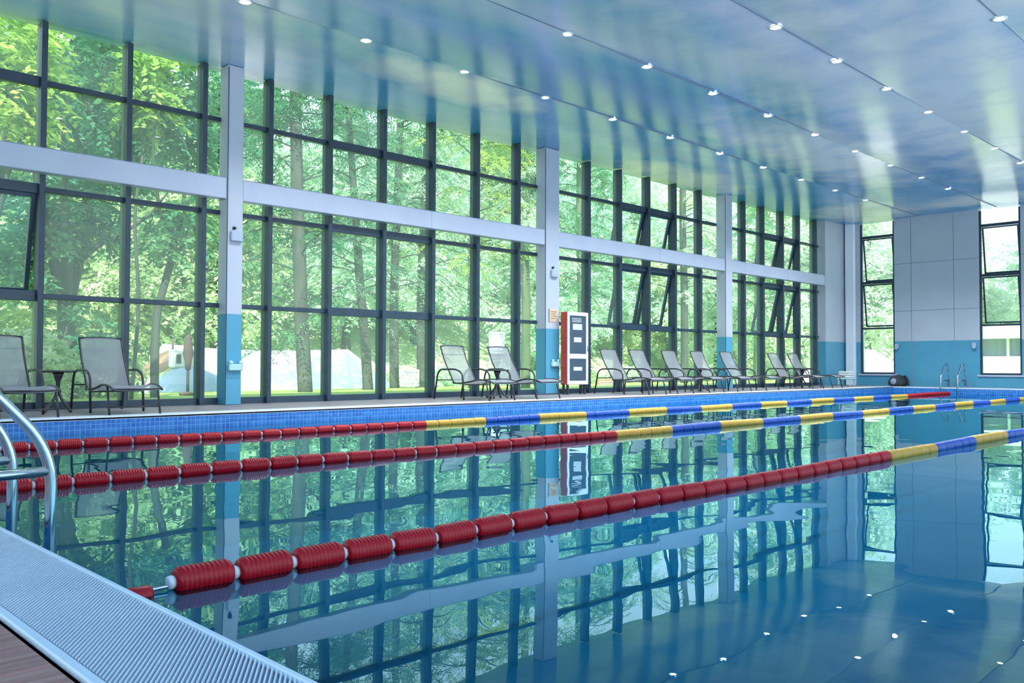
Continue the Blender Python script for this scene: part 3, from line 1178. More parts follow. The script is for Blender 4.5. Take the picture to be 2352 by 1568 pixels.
# ------------------------------------------------------------------ pool ladders
def ladder(name, loc, rz, label, xs, low=-0.9):
    """local +Y points into the pool; two rails in the YZ plane, treads below the water"""
    r = empty(name, loc, rz)
    tag(r, label, 'ladder')
    tr = 0.0185
    for x in xs:
        m = MB()
        path = [(x, 0.0, low), (x, 0.0, 0.255), (x, -0.19, 0.465), (x, -0.34, 0.60), (x, -0.46, 0.60), (x, -0.56, 0.45), (x, -0.58, 0.0)]
        m.tube(round_path(path, 0.15, 8), tr, 16)
        ro = m.build('handrail', 'steel', r)
        c = MB()
        c.tube([(x, 0.0, 0.185), (x, -0.575, 0.17)], tr * 0.92, 14)
        c.build('crossbar', 'steel', ro)
        fl = MB()
        fl.lathe([(0.05, 0.001), (0.05, 0.008), (0.028, 0.018), (0.02, 0.03)], 18, 'Z', (x, -0.58, 0))
        fl.build('floor_flange', 'steel', ro)
    for z in (-0.30, -0.58, -0.86):
        m = MB()
        m.bbox(min(xs) + 0.01, max(xs) - 0.01, -0.04, 0.04, z - 0.012, z + 0.012, 0.008)
        m.build('tread', 'steel', r)
    return r


ladder('pool_ladder', (0, YN + 0.115, ZD), 0.0, 'steel pool ladder at the near left edge of the picture', (-3.575, -3.125))
ladder('pool_ladder', (0, YF - 0.12, ZD), PI, 'steel pool ladder at the far end below the pale panels', (8.02, 7.62))


# ------------------------------------------------------------------ lane ropes
def float_mesh(L, R, ribs, depth, n=18):
    prof = [(0.012, -L / 2), (R * 0.72, -L / 2), (R * 0.88, -L / 2 + 0.006), (R * 0.9, -L / 2 + 0.012)]
    y = -L / 2 + 0.014
    p = (L - 0.028) / ribs
    for i in range(ribs):
        prof += [(R - depth, y + p * 0.02), (R, y + p * 0.22), (R, y + p * 0.72), (R - depth, y + p * 0.95)]
        y += p
    prof += [(R * 0.9, L / 2 - 0.012), (R * 0.88, L / 2 - 0.006), (R * 0.72, L / 2), (0.012, L / 2)]
    m = MB()
    m.lathe(prof, n, 'Y')
    return m


FR = 0.046
reds = float_mesh(0.186, FR, 10, 0.0035, 22)
bands = float_mesh(0.184, FR, 6, 0.006, 18)
hubm = MB()
hubm.lathe([(0.012, -0.012), (0.020, -0.010), (0.0225, 0.0), (0.020, 0.010), (0.012, 0.012)], 14, 'Y')
base_red = reds.build('float', 'red')
base_y = bands.build('float', 'yellow')
base_b = bands.build('float', 'blue')
base_h = hubm.build('hub', 'white_plastic')
for o in (base_red, base_y, base_b, base_h):
    COL.objects.unlink(o)

ropes = [(-2.664, 1.235, 6.58, 'lane rope of red, yellow and blue floats nearest the camera'),
         (-5.364, 1.17, 6.68, 'middle lane rope of red, yellow and blue floats'),
         (-7.794, 1.19, 6.24, 'lane rope of red, yellow and blue floats nearest the glass wall')]
for ri, (rx, ystart, yred, lab) in enumerate(ropes):
    r = empty('lane_rope', (rx, YN, 0.018))
    tag(r, lab, 'lane rope', 'lane ropes across the pool')
    c = MB()
    c.tube([(0, 0.02, -0.015), (0, ystart - YN - 0.06, -0.004), (0, ystart - YN, 0)] + [(0, yy, 0) for yy in np.linspace(0.6, YF - YN - 0.03, 40)], 0.0065, 8)
    c.build('cable', 'steel', r)
    seq = []
    nred = round((yred - ystart + 0.103) / 0.2075)
    p = (yred - 0.09 - ystart) / max(1, nred - 1)
    for k in range(nred):
        seq.append((ystart + p * k, 'red'))
    y = yred
    kband = 0
    pb = 0.1885
    yend_bands = 20.3
    while y < yend_bands:
        for j in range(5):
            seq.append((y + pb * (j + 0.5), 'yellow' if kband % 2 == 0 else 'blue'))
        y += pb * 5
        kband += 1
    y += 0.11
    while y < YF - 0.2:
        seq.append((y, 'red'))
        y += 0.2075
    wob = lambda yy: 0.004 * math.sin(yy * 2.3 + ri) + 0.003 * math.sin(yy * 0.9)
    far = {'red': MB(), 'yellow': MB(), 'blue': MB()}
    for k, (yy, cname) in enumerate(seq):
        if k < 100:
            src = {'red': base_red, 'yellow': base_y, 'blue': base_b}[cname]
            o = src.copy()
            COL.objects.link(o)
            o.parent = r
            o.location = (0.002 * math.sin(k * 1.7), yy - YN, wob(yy))
            o.rotation_euler = (0.02 * math.sin(k * 2.1 + ri), k * 0.7, 0.02 * math.sin(k * 1.3))
            if cname == 'red':
                h = base_h.copy()
                COL.objects.link(h)
                h.parent = o
                h.location = (0, -0.1037, 0)
        else:
            sm = bands if cname != 'red' else reds
            mi = {'red': 0, 'yellow': 1, 'blue': 2}[cname]
            far['red'].add([(v[0], v[1] + yy - YN, v[2] + wob(yy)) for v in sm.v], sm.f, mi, True)
    if far['red'].v:
        fo = far['red'].build('float', ['red', 'yellow', 'blue'], r)
        fo['kind'] = 'stuff'
    # half-sunk red anchor float by the wall
    an = MB()
    an.lathe([(0.010, -0.06), (0.026, -0.06), (0.031, -0.05), (0.031, 0.04), (0.026, 0.05), (0.010, 0.05)], 18, 'Y', (0, 0.215, -0.022))
    an.build('anchor_float', 'red', r)

# ------------------------------------------------------------------ outside ground
def terrain():
    xs = np.concatenate([np.linspace(-75, -11.25, 46)])
    ys = np.linspace(-40, 110, 60)
    vs, fs = [], []

    def h(x, y):
        d = -x
        if d < 19.5:
            z = 0.10
        elif d < 24:
            z = 0.10 - 1.1 * (d - 19.5) / 4.5
        elif d < 30:
            z = -1.0
        else:
            z = -1.0 + (d - 30) * 0.52 + 0.4 * math.sin(y * 0.3) * min(1, (d - 30) / 5)
        return z
    for x in xs:
        for y in ys:
            vs.append((x, y, h(x, y)))
    n = len(ys)
    for i in range(len(xs) - 1):
        for j in range(n - 1):
            fs.append((i * n + j, (i + 1) * n + j, (i + 1) * n + j + 1, i * n + j + 1))
    m = MB()
    m.add(vs, fs, 0, True)
    mi = []
    for f in m.f:
        xm = sum(m.v[i][0] for i in f) / 4
        mi.append(0 if xm > -30 else 1)
    m.m = mi
    tag(m.build('lawn', ['grass', 'hill']), 'bright green lawn rising to a wooded hillside beyond the glass', 'lawn', kind='structure')
    m = MB()
    m.box(-11.25, 40, YW + 0.3, 110, -0.1, 0.08)
    tag(m.build('lawn', 'grass'), 'bright lawn beyond the far wall', 'lawn', kind='structure')
    return h


hgt = terrain()

# ------------------------------------------------------------------ foliage
def fronds_to_mesh(name, mat, fr, leaflets, leaf_len, leaf_w, parent, droop=0.5):
    """fr: array of (x,y,z, dx,dy,dz, length). Leaflets in two ranks along each drooping frond."""
    fr = np.asarray(fr, dtype=np.float64)
    n = len(fr)
    o = fr[:, :3]
    d = fr[:, 3:6]
    d /= np.linalg.norm(d, axis=1)[:, None] + 1e-9
    L = fr[:, 6]
    side = np.cross(d, np.array([0, 0, 1.0])) + RNG.normal(0, 0.25, (n, 3))
    side /= np.linalg.norm(side, axis=1)[:, None] + 1e-9
    up = np.cross(side, d)
    V = []
    for k in range(leaflets):
        t = (k + 0.6) / leaflets
        p = o + d * (L * t)[:, None] + np.array([0, 0, -1.0]) * (droop * L * t * t)[:, None]
        for sg in (-1, 1):
            ld = side * sg + d * 0.55 + RNG.normal(0, 0.22, (n, 3)) + np.array([0, 0, -0.25])
            ld /= np.linalg.norm(ld, axis=1)[:, None]
            ll = leaf_len * (0.75 + 0.5 * RNG.random(n)) * (1.0 - 0.35 * abs(t - 0.45))
            wv = np.cross(ld, up + RNG.normal(0, 0.35, (n, 3)))
            wv /= np.linalg.norm(wv, axis=1)[:, None] + 1e-9
            w = (leaf_w * (0.8 + 0.4 * RNG.random(n)))[:, None] * 0.5
            q0 = p
            q1 = p + ld * (ll * 0.45)[:, None] + wv * w
            q2 = p + ld * ll[:, None] + np.array([0, 0, -1.0]) * (ll * 0.12)[:, None]
            q3 = p + ld * (ll * 0.45)[:, None] - wv * w
            V.append(np.stack([q0, q1, q2, q3], 1))
    V = np.concatenate(V, 0)
    nq = len(V)
    me = bpy.data.meshes.new(name)
    me.vertices.add(nq * 4)
    me.vertices.foreach_set('co', V.reshape(-1).astype(np.float32))
    me.loops.add(nq * 4)
    me.loops.foreach_set('vertex_index', np.arange(nq * 4, dtype=np.int32))
    me.polygons.add(nq)
    me.polygons.foreach_set('loop_start', np.arange(0, nq * 4, 4, dtype=np.int32))
    me.materials.append(MT[mat])
    me.update(calc_edges=True)
    ob = bpy.data.objects.new(name, me)
    COL.objects.link(ob)
    ob.parent = parent
    return ob


def px_path(pts, d, base=None):
    return [onX(x, y, d) for x, y in pts]


def cloud_fronds(c, rad, n, L, out=0.6):
    """fronds scattered through an ellipsoid, pointing outwards"""
    u = RNG.normal(size=(n, 3))
    u /= np.linalg.norm(u, axis=1)[:, None]
    rr = RNG.random(n) ** 0.45
    p = np.asarray(c) + u * rr[:, None] * np.asarray(rad)
    d = u * out + RNG.normal(0, 0.5, (n, 3))
    d[:, 2] *= 0.5
    return np.concatenate([p, d, (L * (0.7 + 0.6 * RNG.random(n)))[:, None]], 1)


def main_tree(name, d, trunks, fr_specs, mat, leaf, label, bark='bark', group=None):
    base = px_path(trunks[0][0][:1], d)[0]
    base.z = hgt(base.x, base.y)
    r = empty(name, base)
    tag(r, label, 'tree', group)
    m = MB()
    for pts, r0, r1 in trunks:
        P = [onX(x, y, d) - base for x, y in pts]
        if pts is trunks[0][0]:
            P[0] = Vector((0, 0, -0.1))
        # a little depth so the branches do not lie in one plane
        if pts is not trunks[0][0]:
            s = random.uniform(-1, 1)
            for i in range(1, len(P)):
                k = i / (len(P) - 1) * 0.5 * s * (P[-1] - P[0]).length
                vdir = (P[i] + base - Vector((0, 0, CH)))
                P[i] = P[i] + vdir.normalized() * k
        P = smooth_path(P, 5)
        m.tube(P, [r0 + (r1 - r0) * i / (len(P) - 1) for i in range(len(P))], 10)
    allf = []
    for spec in fr_specs:
        if spec[0] == 'px':      # cluster round a pixel position: (x, y, radius_px, n, L)
            _, x, y, rp, n, L = spec
            c = onX(x, y, d) - base
            rr = rp / F * (c + base - Vector((0, 0, CH))).length
            allf.append(cloud_fronds(c, (rr * 1.1, rr * 1.1, rr * 0.75), n, L))
        elif spec[0] == 'whorl':  # drooping conifer branches round the first trunk
            _, z0, z1, step, Lb, perb, L = spec
            P = smooth_path([onX(x, y, d) - base for x, y in trunks[0][0]], 5)
            z = z0
            while z < z1:
                cpt = min(P, key=lambda p: abs(p.z - z))
                c = Vector((cpt.x, cpt.y, z)) if z < P[-1].z else Vector((P[-1].x, P[-1].y, z))
                a = random.uniform(0, 2 * PI)
                lb = Lb * random.uniform(0.6, 1.15) * (1 - 0.45 * (z - z0) / (z1 - z0))
                dirv = Vector((math.cos(a), math.sin(a), random.uniform(-0.05, 0.3)))
                bp = [c, c + dirv * lb * 0.5 + Vector((0, 0, 0.05 * lb)), c + dirv * lb + Vector((0, 0, -0.25 * lb))]
                bp = smooth_path(bp, 4)
                m.tube(bp, [0.022 - 0.017 * i / (len(bp) - 1) for i in range(len(bp))], 5)
                rows_ = []
                for q in range(perb):
                    t = 0.2 + 0.8 * (q + random.random()) / perb
                    i = min(int(t * (len(bp) - 1)), len(bp) - 2)
                    p = bp[i]
                    sv = dirv.cross(Vector((0, 0, 1)))
                    dd = dirv * 0.7 + sv * random.choice((-1, 1)) * random.uniform(0.3, 1.0) + Vector((0, 0, random.uniform(-0.5, 0.1)))
                    rows_.append((p.x, p.y, p.z, dd.x, dd.y, dd.z, L * random.uniform(0.7, 1.3)))
                allf.append(np.array(rows_))
                z += step * random.uniform(0.7, 1.3)
    m.build('trunk', bark, r)
    fronds_to_mesh('foliage', mat, np.concatenate(allf, 0), leaf[0], leaf[1], leaf[2], r, leaf[3])
    return r


BROAD = (6, 0.17, 0.075, 0.45)
FEATH = (11, 0.10, 0.030, 0.55)

# forked tree at the left
main_tree('forked_tree', 16.0, [
    ([(158, 905), (154, 800), (150, 700)], 0.17, 0.13),
    ([(150, 712), (128, 620), (108, 530), (88, 430), (70, 300), (60, 200)], 0.10, 0.03),
    ([(150, 705), (155, 580), (148, 480), (150, 380), (140, 250)], 0.10, 0.03),
    ([(152, 708), (176, 610), (190, 530), (203, 430), (213, 320), (226, 200), (240, 60)], 0.12, 0.03),
    ([(184, 600), (235, 556), (290, 530), (350, 485), (400, 420)], 0.055, 0.015),
    ([(206, 380), (165, 290), (130, 160), (118, 60)], 0.05, 0.012),
    ([(215, 300), (185, 190), (172, 110), (150, 30)], 0.045, 0.012),
    ([(222, 230), (250, 140), (268, 60)], 0.04, 0.012),
    ([(205, 400), (245, 330), (280, 290)], 0.03, 0.01)],
    [('px', 180, 470, 66, 110, 0.5), ('px', 120, 520, 36, 30, 0.45), ('px', 215, 530, 36, 30, 0.45), ('px', 200, 250, 110, 170, 0.5),
     ('px', 160, 120, 90, 110, 0.5), ('px', 260, 380, 60, 60, 0.5), ('px', 60, 560, 60, 110, 0.5), ('px', 170, 760, 70, 60, 0.42), ('px', 40, 640, 50, 70, 0.5), ('px', 240, 30, 80, 90, 0.5)],
    'leaf_b', BROAD, 'forked broadleaf tree just outside the glass behind the leftmost loungers')
main_tree('leaning_tree', 15.6, [
    ([(355, 912), (356, 800), (361, 720), (376, 660), (395, 590), (402, 545)], 0.078, 0.06),
    ([(402, 550), (386, 520), (368, 490), (360, 430), (352, 330), (368, 240)], 0.05, 0.015),
    ([(400, 560), (418, 500), (424, 440), (432, 350), (420, 200)], 0.05, 0.015),
    ([(404, 590), (420, 560), (440, 500)], 0.03, 0.01)],
    [('px', 430, 490, 42, 60, 0.45), ('px', 370, 560, 36, 40, 0.4), ('px', 380, 300, 70, 90, 0.5), ('px', 430, 200, 80, 110, 0.5), ('px', 470, 330, 50, 60, 0.5)],
    'leaf_b', BROAD, 'slender leaning tree just outside the glass left of the first column')
main_tree('yellow_tree', 14.4, [
    ([(-60, 930), (-40, 700), (-20, 500), (10, 330), (20, 150)], 0.13, 0.04),
    ([(-30, 560), (15, 420), (5, 300)], 0.05, 0.015), ([(-20, 480), (60, 300), (80, 220)], 0.05, 0.012)],
    [('px', 25, 90, 75, 150, 0.45), ('px', 35, 190, 60, 90, 0.45), ('px', 15, 290, 50, 50, 0.45), ('px', -60, 200, 120, 150, 0.5), ('px', 20, 740, 50, 50, 0.4)],
    'leaf_a', BROAD, 'yellow-green tree at the upper left corner of the windows')
main_tree('yellow_tree', 15.0, [
    ([(300, 912), (318, 700), (310, 500), (330, 330), (330, 180)], 0.035, 0.02)],
    [('px', 340, 150, 36, 50, 0.4), ('px', 335, 225, 40, 60, 0.4), ('px', 400, 120, 24, 25, 0.4), ('px', 350, 270, 26, 22, 0.4)],
    'leaf_a', BROAD, 'thin young tree with bright yellow leaves high behind the leaning tree')
main_tree('straight_tree', 16.6, [([(702, 897), (692, 720), (688, 600), (683, 450), (680, 300), (676, 100)], 0.165, 0.12)],
          [('whorl', 1.2, 9.0, 0.16, 2.6, 12, 0.55), ('px', 640, 210, 80, 120, 0.5), ('px', 720, 240, 60, 80, 0.5)], 'leaf_b', FEATH, 'thick straight conifer trunk right of the first column')
main_tree('straight_tree', 17.2, [([(846, 893), (838, 780), (826, 640), (815, 470), (805, 330), (798, 190), (795, 60)], 0.135, 0.05)],
          [('whorl', 1.6, 9.0, 0.19, 2.5, 12, 0.55), ('px', 840, 270, 70, 110, 0.5)], 'leaf_d', FEATH, 'tapering conifer with bare drooping branches midway between the first two columns')
main_tree('straight_tree', 18.0, [([(906, 893), (905, 700), (911, 500), (918, 330), (925, 100)], 0.13, 0.09)],
          [('whorl', 2.2, 9.0, 0.18, 2.2, 12, 0.55), ('px', 940, 300, 60, 90, 0.5)], 'leaf_b', FEATH, 'slim conifer right of the tapering one, left of the second lounger group')
main_tree('straight_tree', 18.2, [([(970, 893), (968, 700), (974, 500), (985, 250), (990, 80)], 0.15, 0.08)],
          [('whorl', 2.4, 9.5, 0.18, 2.4, 12, 0.55), ('px', 1040, 320, 60, 100, 0.5)], 'leaf_c', FEATH, 'conifer partly hidden by a mullion above the second lounger group')
main_tree('mossy_tree', 17.0, [([(1085, 893), (1083, 700), (1084, 560), (1090, 350), (1092, 100)], 0.12, 0.08)],
          [('whorl', 3.0, 9.0, 0.15, 2.2, 12, 0.5), ('px', 1130, 320, 50, 90, 0.45)], 'leaf_a', FEATH, 'mossy green trunk behind the second small table', 'bark_moss')
main_tree('mossy_tree', 16.0, [([(1207, 893), (1208, 700), (1206, 560), (1212, 350), (1215, 100)], 0.13, 0.09)],
          [('whorl', 3.2, 9.0, 0.17, 2.0, 12, 0.5), ('px', 1205, 330, 30, 40, 0.4)], 'leaf_c', FEATH, 'mossy brown trunk just left of the second column', 'bark_moss')
main_tree('mossy_tree', 17.5, [([(1336, 893), (1334, 700), (1330, 500), (1332, 300)], 0.11, 0.08)],
          [('whorl', 2.6, 9.0, 0.16, 2.2, 12, 0.5), ('px', 1400, 400, 40, 80, 0.45)], 'leaf_b', FEATH, 'mossy trunk rising behind the red cabinet', 'bark_moss')
main_tree('mossy_tree', 17.0, [([(1572, 893), (1572, 700), (1568, 500), (1570, 300)], 0.14, 0.1)],
          [('whorl', 2.4, 9.0, 0.15, 2.4, 12, 0.5), ('px', 1470, 430, 40, 80, 0.45)], 'leaf_c', FEATH, 'trunk between the second and third columns, behind the open vents', 'bark')
main_tree('mossy_tree', 17.0, [([(1738, 893), (1740, 700), (1742, 500)], 0.14, 0.1)],
          [('whorl', 1.8, 8.0, 0.14, 2.4, 12, 0.5)], 'leaf_b', FEATH, 'trunk just right of the third column', 'bark_moss')
main_tree('mossy_tree', 18.0, [([(1845, 893), (1846, 700), (1850, 500)], 0.14, 0.1)],
          [('whorl', 1.8, 8.0, 0.14, 2.4, 12, 0.5)], 'leaf_a', FEATH, 'trunk seen through the last bay before the far corner', 'bark_moss')


# background trees: a few kinds, shared meshes
def back_kind(name, mat, hgt_, rad, n, leaf, L, seed):
    global RNG
    r = empty(name)
    m = MB()
    m.tube(smooth_path([(0, 0, -0.4), (0.1, 0.05, hgt_ * 0.35), (0, 0.1, hgt_ * 0.85)], 5), [0.2 - 0.012 * i for i in range(11)], 8)
    m.build('trunk', 'bark', r)
    parts = []
    for k in range(14):
        z = hgt_ * random.uniform(0.12, 1.0)
        q = rad * (1.15 - 0.6 * z / hgt_)
        a = random.uniform(0, 2 * PI)
        c = (math.cos(a) * q * 0.6, math.sin(a) * q * 0.6, z)
        parts.append(cloud_fronds(c, (q * 0.75, q * 0.75, q * 0.5), n // 14, L))
    fronds_to_mesh('foliage', mat, np.concatenate(parts, 0), leaf[0], leaf[1], leaf[2], r, leaf[3])
    return r


BIG = (7, 0.24, 0.12, 0.45)
kinds = [(back_kind('hillside_tree', 'leaf_c', 9.0, 3.0, 1900, BIG, 0.8, 1), 'pale green bushy tree on the hillside behind the tents'),
         (back_kind('hillside_tree', 'leaf_b', 10.0, 2.8, 1900, BIG, 0.8, 2), 'mid green tree on the hillside behind the tents'),
         (back_kind('hillside_tree', 'leaf_e', 8.0, 3.0, 1700, BIG, 0.8, 3), 'yellow-green tree on the hillside behind the tents'),
         (back_kind('hillside_tree', 'leaf_d', 11.0, 2.6, 1900, BIG, 0.8, 4), 'blue-green tree on the hillside behind the tents')]
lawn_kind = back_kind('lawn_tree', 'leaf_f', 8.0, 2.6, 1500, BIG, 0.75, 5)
used = [False] * 4
spots = []
for row, X in enumerate((-33.5, -40, -47.5, -56)):
    y = -8 + row * 1.7
    yend = 62 + row * 8
    while y < yend:
        spots.append((X + random.uniform(-1.8, 1.8), y + random.uniform(-1, 1)))
        y += 6.0 + row * 0.6
for (x, y) in spots:
    k = random.choices((0, 1, 2, 3), (0.62, 0.08, 0.22, 0.08))[0]
    if x > -36:
        k = random.choice((0, 0, 2))
    pr, lab = kinds[k]
    o = pr if not used[k] else copy_tree(pr)
    used[k] = True
    s = random.uniform(0.8, 1.25)
    o.location = (x, y, hgt(x, y))
    o.rotation_euler = (0, 0, random.uniform(0, 6.28))
    o.scale = (s, s, s * random.uniform(0.9, 1.1))
    tag(o, lab, 'tree', lab.replace(' tree on', ' trees on').replace(' bushy', ''))
# trees beyond the far wall
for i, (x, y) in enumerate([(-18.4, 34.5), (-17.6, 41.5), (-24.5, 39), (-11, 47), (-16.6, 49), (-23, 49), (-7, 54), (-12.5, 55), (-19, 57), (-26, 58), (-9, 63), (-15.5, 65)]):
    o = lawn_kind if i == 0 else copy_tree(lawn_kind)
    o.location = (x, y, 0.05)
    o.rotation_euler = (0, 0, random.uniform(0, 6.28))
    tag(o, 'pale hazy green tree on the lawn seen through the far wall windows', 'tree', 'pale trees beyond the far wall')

# low bright shrubs and tall grass behind the tents
def shrub_kind(mat, rad, h, n):
    r = empty('shrub')
    fronds_to_mesh('foliage', mat, cloud_fronds((0, 0, h * 0.45), (rad, rad, h * 0.55), n, 0.5), 6, 0.2, 0.09, r, 0.4)
    return r


sk = [shrub_kind('leaf_e', 1.2, 1.5, 420), shrub_kind('leaf_c', 1.4, 1.9, 420)]
su = [False, False]
for i in range(26):
    k = i % 2
    o = sk[k] if not su[k] else copy_tree(sk[k])
    su[k] = True
    y = -2 + i * 2.25 + random.uniform(-0.3, 0.3)
    x = -28.2 + random.uniform(-0.6, 0.6)
    o.location = (x, y, hgt(x, y))
    o.scale = (0.8, 0.8, 0.9)
    o.rotation_euler = (0, 0, random.uniform(0, 6.28))
    lab = ('yellow-green' if k == 0 else 'pale green') + ' rounded shrub in the hedge at the foot of the hillside'
    tag(o, lab, 'shrub', lab.replace('shrub', 'shrubs', 1))
for i, (px, d, lab) in enumerate([(30, 13.6, 'yellow-green shrub outside the glass behind the leftmost lounger'),
                                  (215, 16.9, 'green shrub behind the second lounger at the left')]):
    o = copy_tree(sk[0])
    p = onX(px, 850, d)
    o.location = (p.x, p.y, 0.1)
    o.scale = (0.62, 0.62, 0.7)
    o.name = 'garden_shrub'
    if 'group' in o:
        del o['group']
    tag(o, lab, 'shrub')


# ------------------------------------------------------------------ tents, parasol, signs, building
def loft(name, mat, rings, parent, closed=False):
    m = MB()
    n = len(rings[0])
    vs = [p for r_ in rings for p in r_]
    fs = []
    for i in range(len(rings) - 1):
        for j in range(n - (0 if closed else 1)):
            fs.append((i * n + j, i * n + (j + 1) % n, (i + 1) * n + (j + 1) % n, (i + 1) * n + j))
    m.add(vs, fs, 0, True)
    return m.build(name, mat, parent)


TD = 23.8
p0, p1 = onX(372, 793, TD), onX(800, 800, TD)
pe = onX(930, 880, TD)
zg = hgt(-TD, 12) - 0.05
root = empty('tent', ((-TD), (p0.y + p1.y) / 2, zg))
tag(root, 'large white canvas tent with a long ridge on the lawn right of the first column', 'tent')
rings = []
yc = root.location.y
top = (p0.z + p1.z) / 2 - zg
for y, hh, wd in ((p0.y, top * 1.02, 2.2), (p0.y + 1.5, top * 0.97, 2.25), ((p0.y + p1.y) / 2, top * 0.95, 2.3), (p1.y - 1.2, top * 0.97, 2.2),
                  (p1.y, top * 0.99, 2.0), (p1.y + 0.9, top * 0.72, 1.6), (pe.y, top * 0.30, 1.1), (pe.y + 0.5, 0.02, 0.7)):
    ring = []
    for t in np.linspace(-1, 1, 15):
        z = hh * (1 - abs(t)) ** 0.85
        ring.append((t * wd, y - yc, z))
    rings.append(ring)
loft('canvas', 'canvas', rings, root)
ends = MB()
y = p0.y - yc
ends.add([(-2.2, y, 0), (2.2, y, 0), (0, y, top * 1.02)], [(0, 1, 2)])
ends.build('gable', 'canvas', root)
# tan awning on the left flank
m = MB()
a0, a1, a2, a3 = onX(395, 800, TD - 0.4), onX(425, 812, TD - 0.4), onX(345, 850, TD - 0.9), onX(300, 872, TD - 0.6)
a4 = onX(300, 880, TD - 1.2)
vs = [a - root.location for a in (a0, a1, a2 + Vector((0.9, 0, 0)), a4, a3, onX(350, 820, TD))]
m.add(vs, [(0, 1, 2, 5), (5, 2, 3, 4)], 0, True)
aw = m.build('awning', 'canvas_tan', root)
aw.modifiers.new('thick', 'SOLIDIFY').thickness = 0.02
for (x, y) in ((428, 0), (312, 0)):
    pass
pl = MB()
q = onX(397, 795, TD - 0.5) - root.location
pl.tube([(q.x, q.y, 0), (q.x, q.y, q.z + 0.2)], 0.035, 8)
q = onX(316, 868, TD - 0.9) - root.location
pl.tube([(q.x, q.y, 0), (q.x, q.y, q.z)], 0.03, 8)
pl.build('pole', 'brown_cloth', root)

# small bell tent in front
BD = 20.6
ap = onX(402, 842, BD)
bl, br_ = onX(338, 905, BD), onX(560, 905, BD)
zg = hgt(-BD, ap.y) - 0.05
root = empty('tent', (-BD, ap.y + 0.2, zg))
tag(root, 'small bluish-white bell tent left of the first column, in front of the large tent', 'tent')
Hh = ap.z - zg
wl, wr = root.location.y - bl.y, br_.y - root.location.y
rings = []
for z, k in ((0, 1.0), (Hh * 0.35, 0.86), (Hh * 0.7, 0.58), (Hh * 0.93, 0.30), (Hh, 0.16)):
    ring = []
    for t in np.linspace(0, 2 * PI, 28, endpoint=False):
        c, s = math.cos(t), math.sin(t)
        ring.append((c * 1.1 * k, (s * (wr if s > 0 else wl)) * k, z))
    rings.append(ring)
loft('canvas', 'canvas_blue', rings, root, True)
m = MB()
m.bbox(-0.16, 0.16, -0.30, 0.34, Hh - 0.02, Hh + 0.42, 0.03)
vt = m.build('vent_cap', 'canvas', root)
m = MB()
m.box(0.16, 0.166, 0.0, 0.14, Hh + 0.08, Hh + 0.30)
m.box(0.16, 0.166, -0.24, -0.12, Hh + 0.08, Hh + 0.30)
m.build('vent_window', 'tent_window', vt)

# closed parasol
p = onX(431, 908, 16.3)
r = empty('closed_parasol', (p.x, p.y, 0.1))
tag(r, 'closed brown parasol standing in front of the bell tent', 'parasol')
k = (onX(431, 768, 16.3).z - 0.1)
m = MB()
m.lathe([(0.028, 0), (0.028, k)], 10)
m.build('pole', 'brown_cloth', r)
m = MB()
m.lathe([(0.05, k * 0.42), (0.062, k * 0.55), (0.10, k * 0.68), (0.085, k * 0.8), (0.055, k * 0.93), (0.03, k)], 12)
m.build('canopy', 'brown_cloth', r)
m = MB()
m.lathe([(0.16, 0), (0.16, 0.05), (0.04, 0.07)], 14)
m.build('base', 'brown_cloth', r)


def board(name, px0, py0, px1, py1, d, label, foot=True, mat='white_bright'):
    a, c = onX(px0, py1, d), onX(px1, py0, d)
    zg = hgt(-d, a.y)
    r = empty(name, (-d, (a.y + c.y) / 2, zg))
    tag(r, label, 'sign')
    h = (c.y - a.y) / 2
    m = MB()
    m.bbox(-0.03, 0.03, -h, h, a.z - zg, c.z - zg, 0.01)
    m.build('panel', mat, r)
    m = MB()
    w = 0.02
    z0, z1 = a.z - zg, c.z - zg
    m.box(0.03, 0.036, -h + 0.05, h - 0.05, z1 - 0.09, z1 - 0.06)
    m.box(0.03, 0.036, -h + 0.05, h - 0.05, z0 + 0.06, z0 + 0.09)
    m.build('stripe', 'device', r)
    for sy in (-1, 1):
        m = MB()
        m.tube([(-0.04, sy * h * 0.8, -0.1), (-0.04, sy * h * 0.8, z0 + 0.1)], 0.025, 8)
        m.build('post', 'device', r)
    return r


board('outdoor_sign', 920, 848, 962, 888, 17.6, 'low white sign panel on the lawn between two conifers')
board('outdoor_sign', 1124, 762, 1158, 812, 17.8, 'white sign panel on posts behind the second lounger group')
board('outdoor_sign', 1372, 870, 1420, 888, 16.6, 'low tan panel on the lawn right of the red cabinet', True, 'canvas_tan')

# pale building beyond the right far window
r = empty('building', (-8.0, 36.0, 0.05))
tag(r, 'low pale building seen through the right window of the far wall', 'building')
m = MB()
m.box(-5, 6, 0, 5, 0, 1.03)
m.build('wall', 'concrete', r)
m = MB()
m.box(-5.3, 6.3, -0.4, 5.3, 1.70, 2.22)
m.build('roof', 'concrete', r)
m = MB()
m.box(-4.9, 5.9, 0.15, 4.9, 1.03, 1.70)
m.build('glazing', 'window_far', r)
for k in range(12):
    m = MB()
    m.box(-4.95 + k * 0.95, -4.87 + k * 0.95, 0.05, 0.2, 1.03, 1.70)
    m.build('pillar', 'concrete', r)
m = MB()
m.box(-5.0, 6.0, -0.03, 0.0, 0.30, 0.36)
m.build('wall_stripe', 'roof_grey', r)

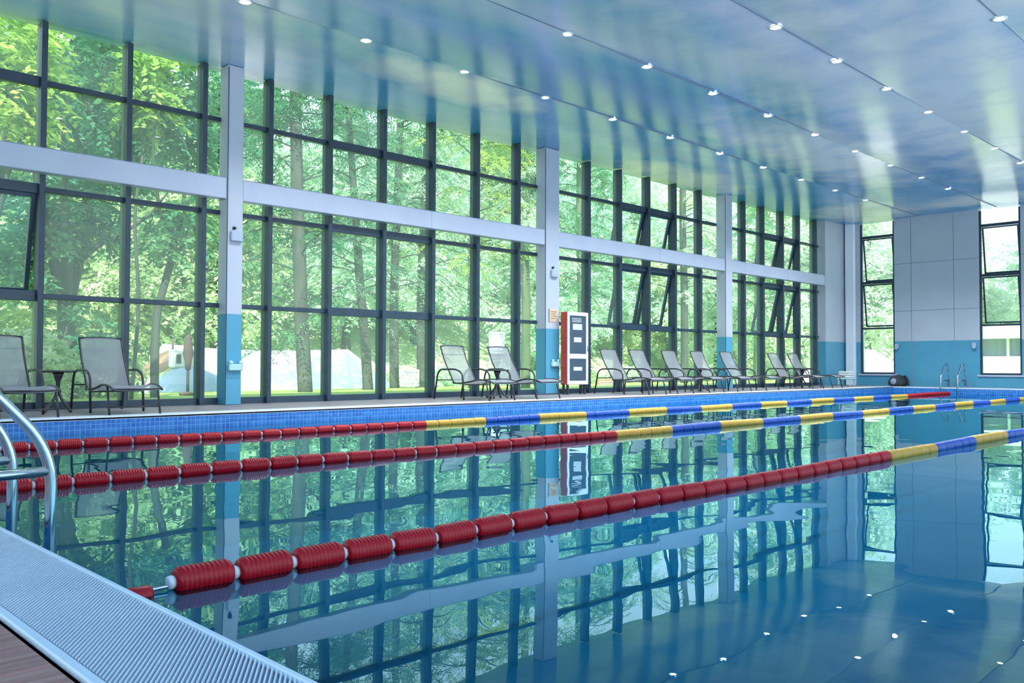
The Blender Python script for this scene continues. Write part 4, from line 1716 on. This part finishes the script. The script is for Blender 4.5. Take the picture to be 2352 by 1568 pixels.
# pale tent beyond the left far window
r = empty('tent', (-13.4, 31.5, 0.05))
tag(r, 'white tent corner seen through the left window of the far wall', 'tent')
m = MB()
m.add([(-2.2, -1.2, 0), (1.7, -1.2, 0), (1.7, 1.2, 0), (-2.2, 1.2, 0), (-1.8, 0, 1.25), (0.2, 0, 1.25)], [(0, 1, 5, 4), (2, 3, 4, 5), (1, 2, 5), (3, 0, 4)])
m.build('canvas', 'canvas', r)

# ------------------------------------------------------------------ light
w = bpy.data.worlds.new('sky')
SC.world = w
w.use_nodes = True
nt, lk = w.node_tree.nodes, w.node_tree.links
bg = nt['Background']
tc = N(nt, 'ShaderNodeTexCoord')
sp = N(nt, 'ShaderNodeSeparateXYZ')
lk.new(tc.outputs['Generated'], sp.inputs[0])
rp = ramp(nt, [(0.45, (0.80, 0.90, 0.98)), (0.62, (0.70, 0.85, 1.0)), (1.0, (0.45, 0.68, 1.0))])
mr = N(nt, 'ShaderNodeMapRange')
mr.inputs['From Min'].default_value = -1
mr.inputs['From Max'].default_value = 1
lk.new(sp.outputs['Z'], mr.inputs['Value'])
lk.new(mr.outputs[0], rp.inputs[0])
lk.new(rp.outputs[0], bg.inputs['Color'])
bg.inputs['Strength'].default_value = 1.15

sl = bpy.data.lights.new('sun', 'SUN')
sl.energy = 3.9
sl.angle = S(0.6)
sl.color = (1.0, 0.97, 0.92)
so = bpy.data.objects.new('sun', sl)
COL.objects.link(so)
sd = Vector((0.62, -0.42, 0.64)).normalized()     # towards the sun
so.rotation_euler = sd.to_track_quat('Z', 'Y').to_euler()

SC.view_settings.view_transform = 'Standard'
SC.view_settings.look = 'None'
SC.view_settings.exposure = 1.2
SC.view_settings.gamma = 1.0
SC.view_settings.use_curve_mapping = False
SC.cycles.use_denoising = True
SC.cycles.max_bounces = 10
SC.cycles.diffuse_bounces = 4
SC.cycles.glossy_bounces = 4
SC.cycles.transmission_bounces = 6
SC.cycles.transparent_max_bounces = 16
SC.cycles.caustics_reflective = False
SC.cycles.caustics_refractive = False
SC.cycles.sample_clamp_indirect = 6.0
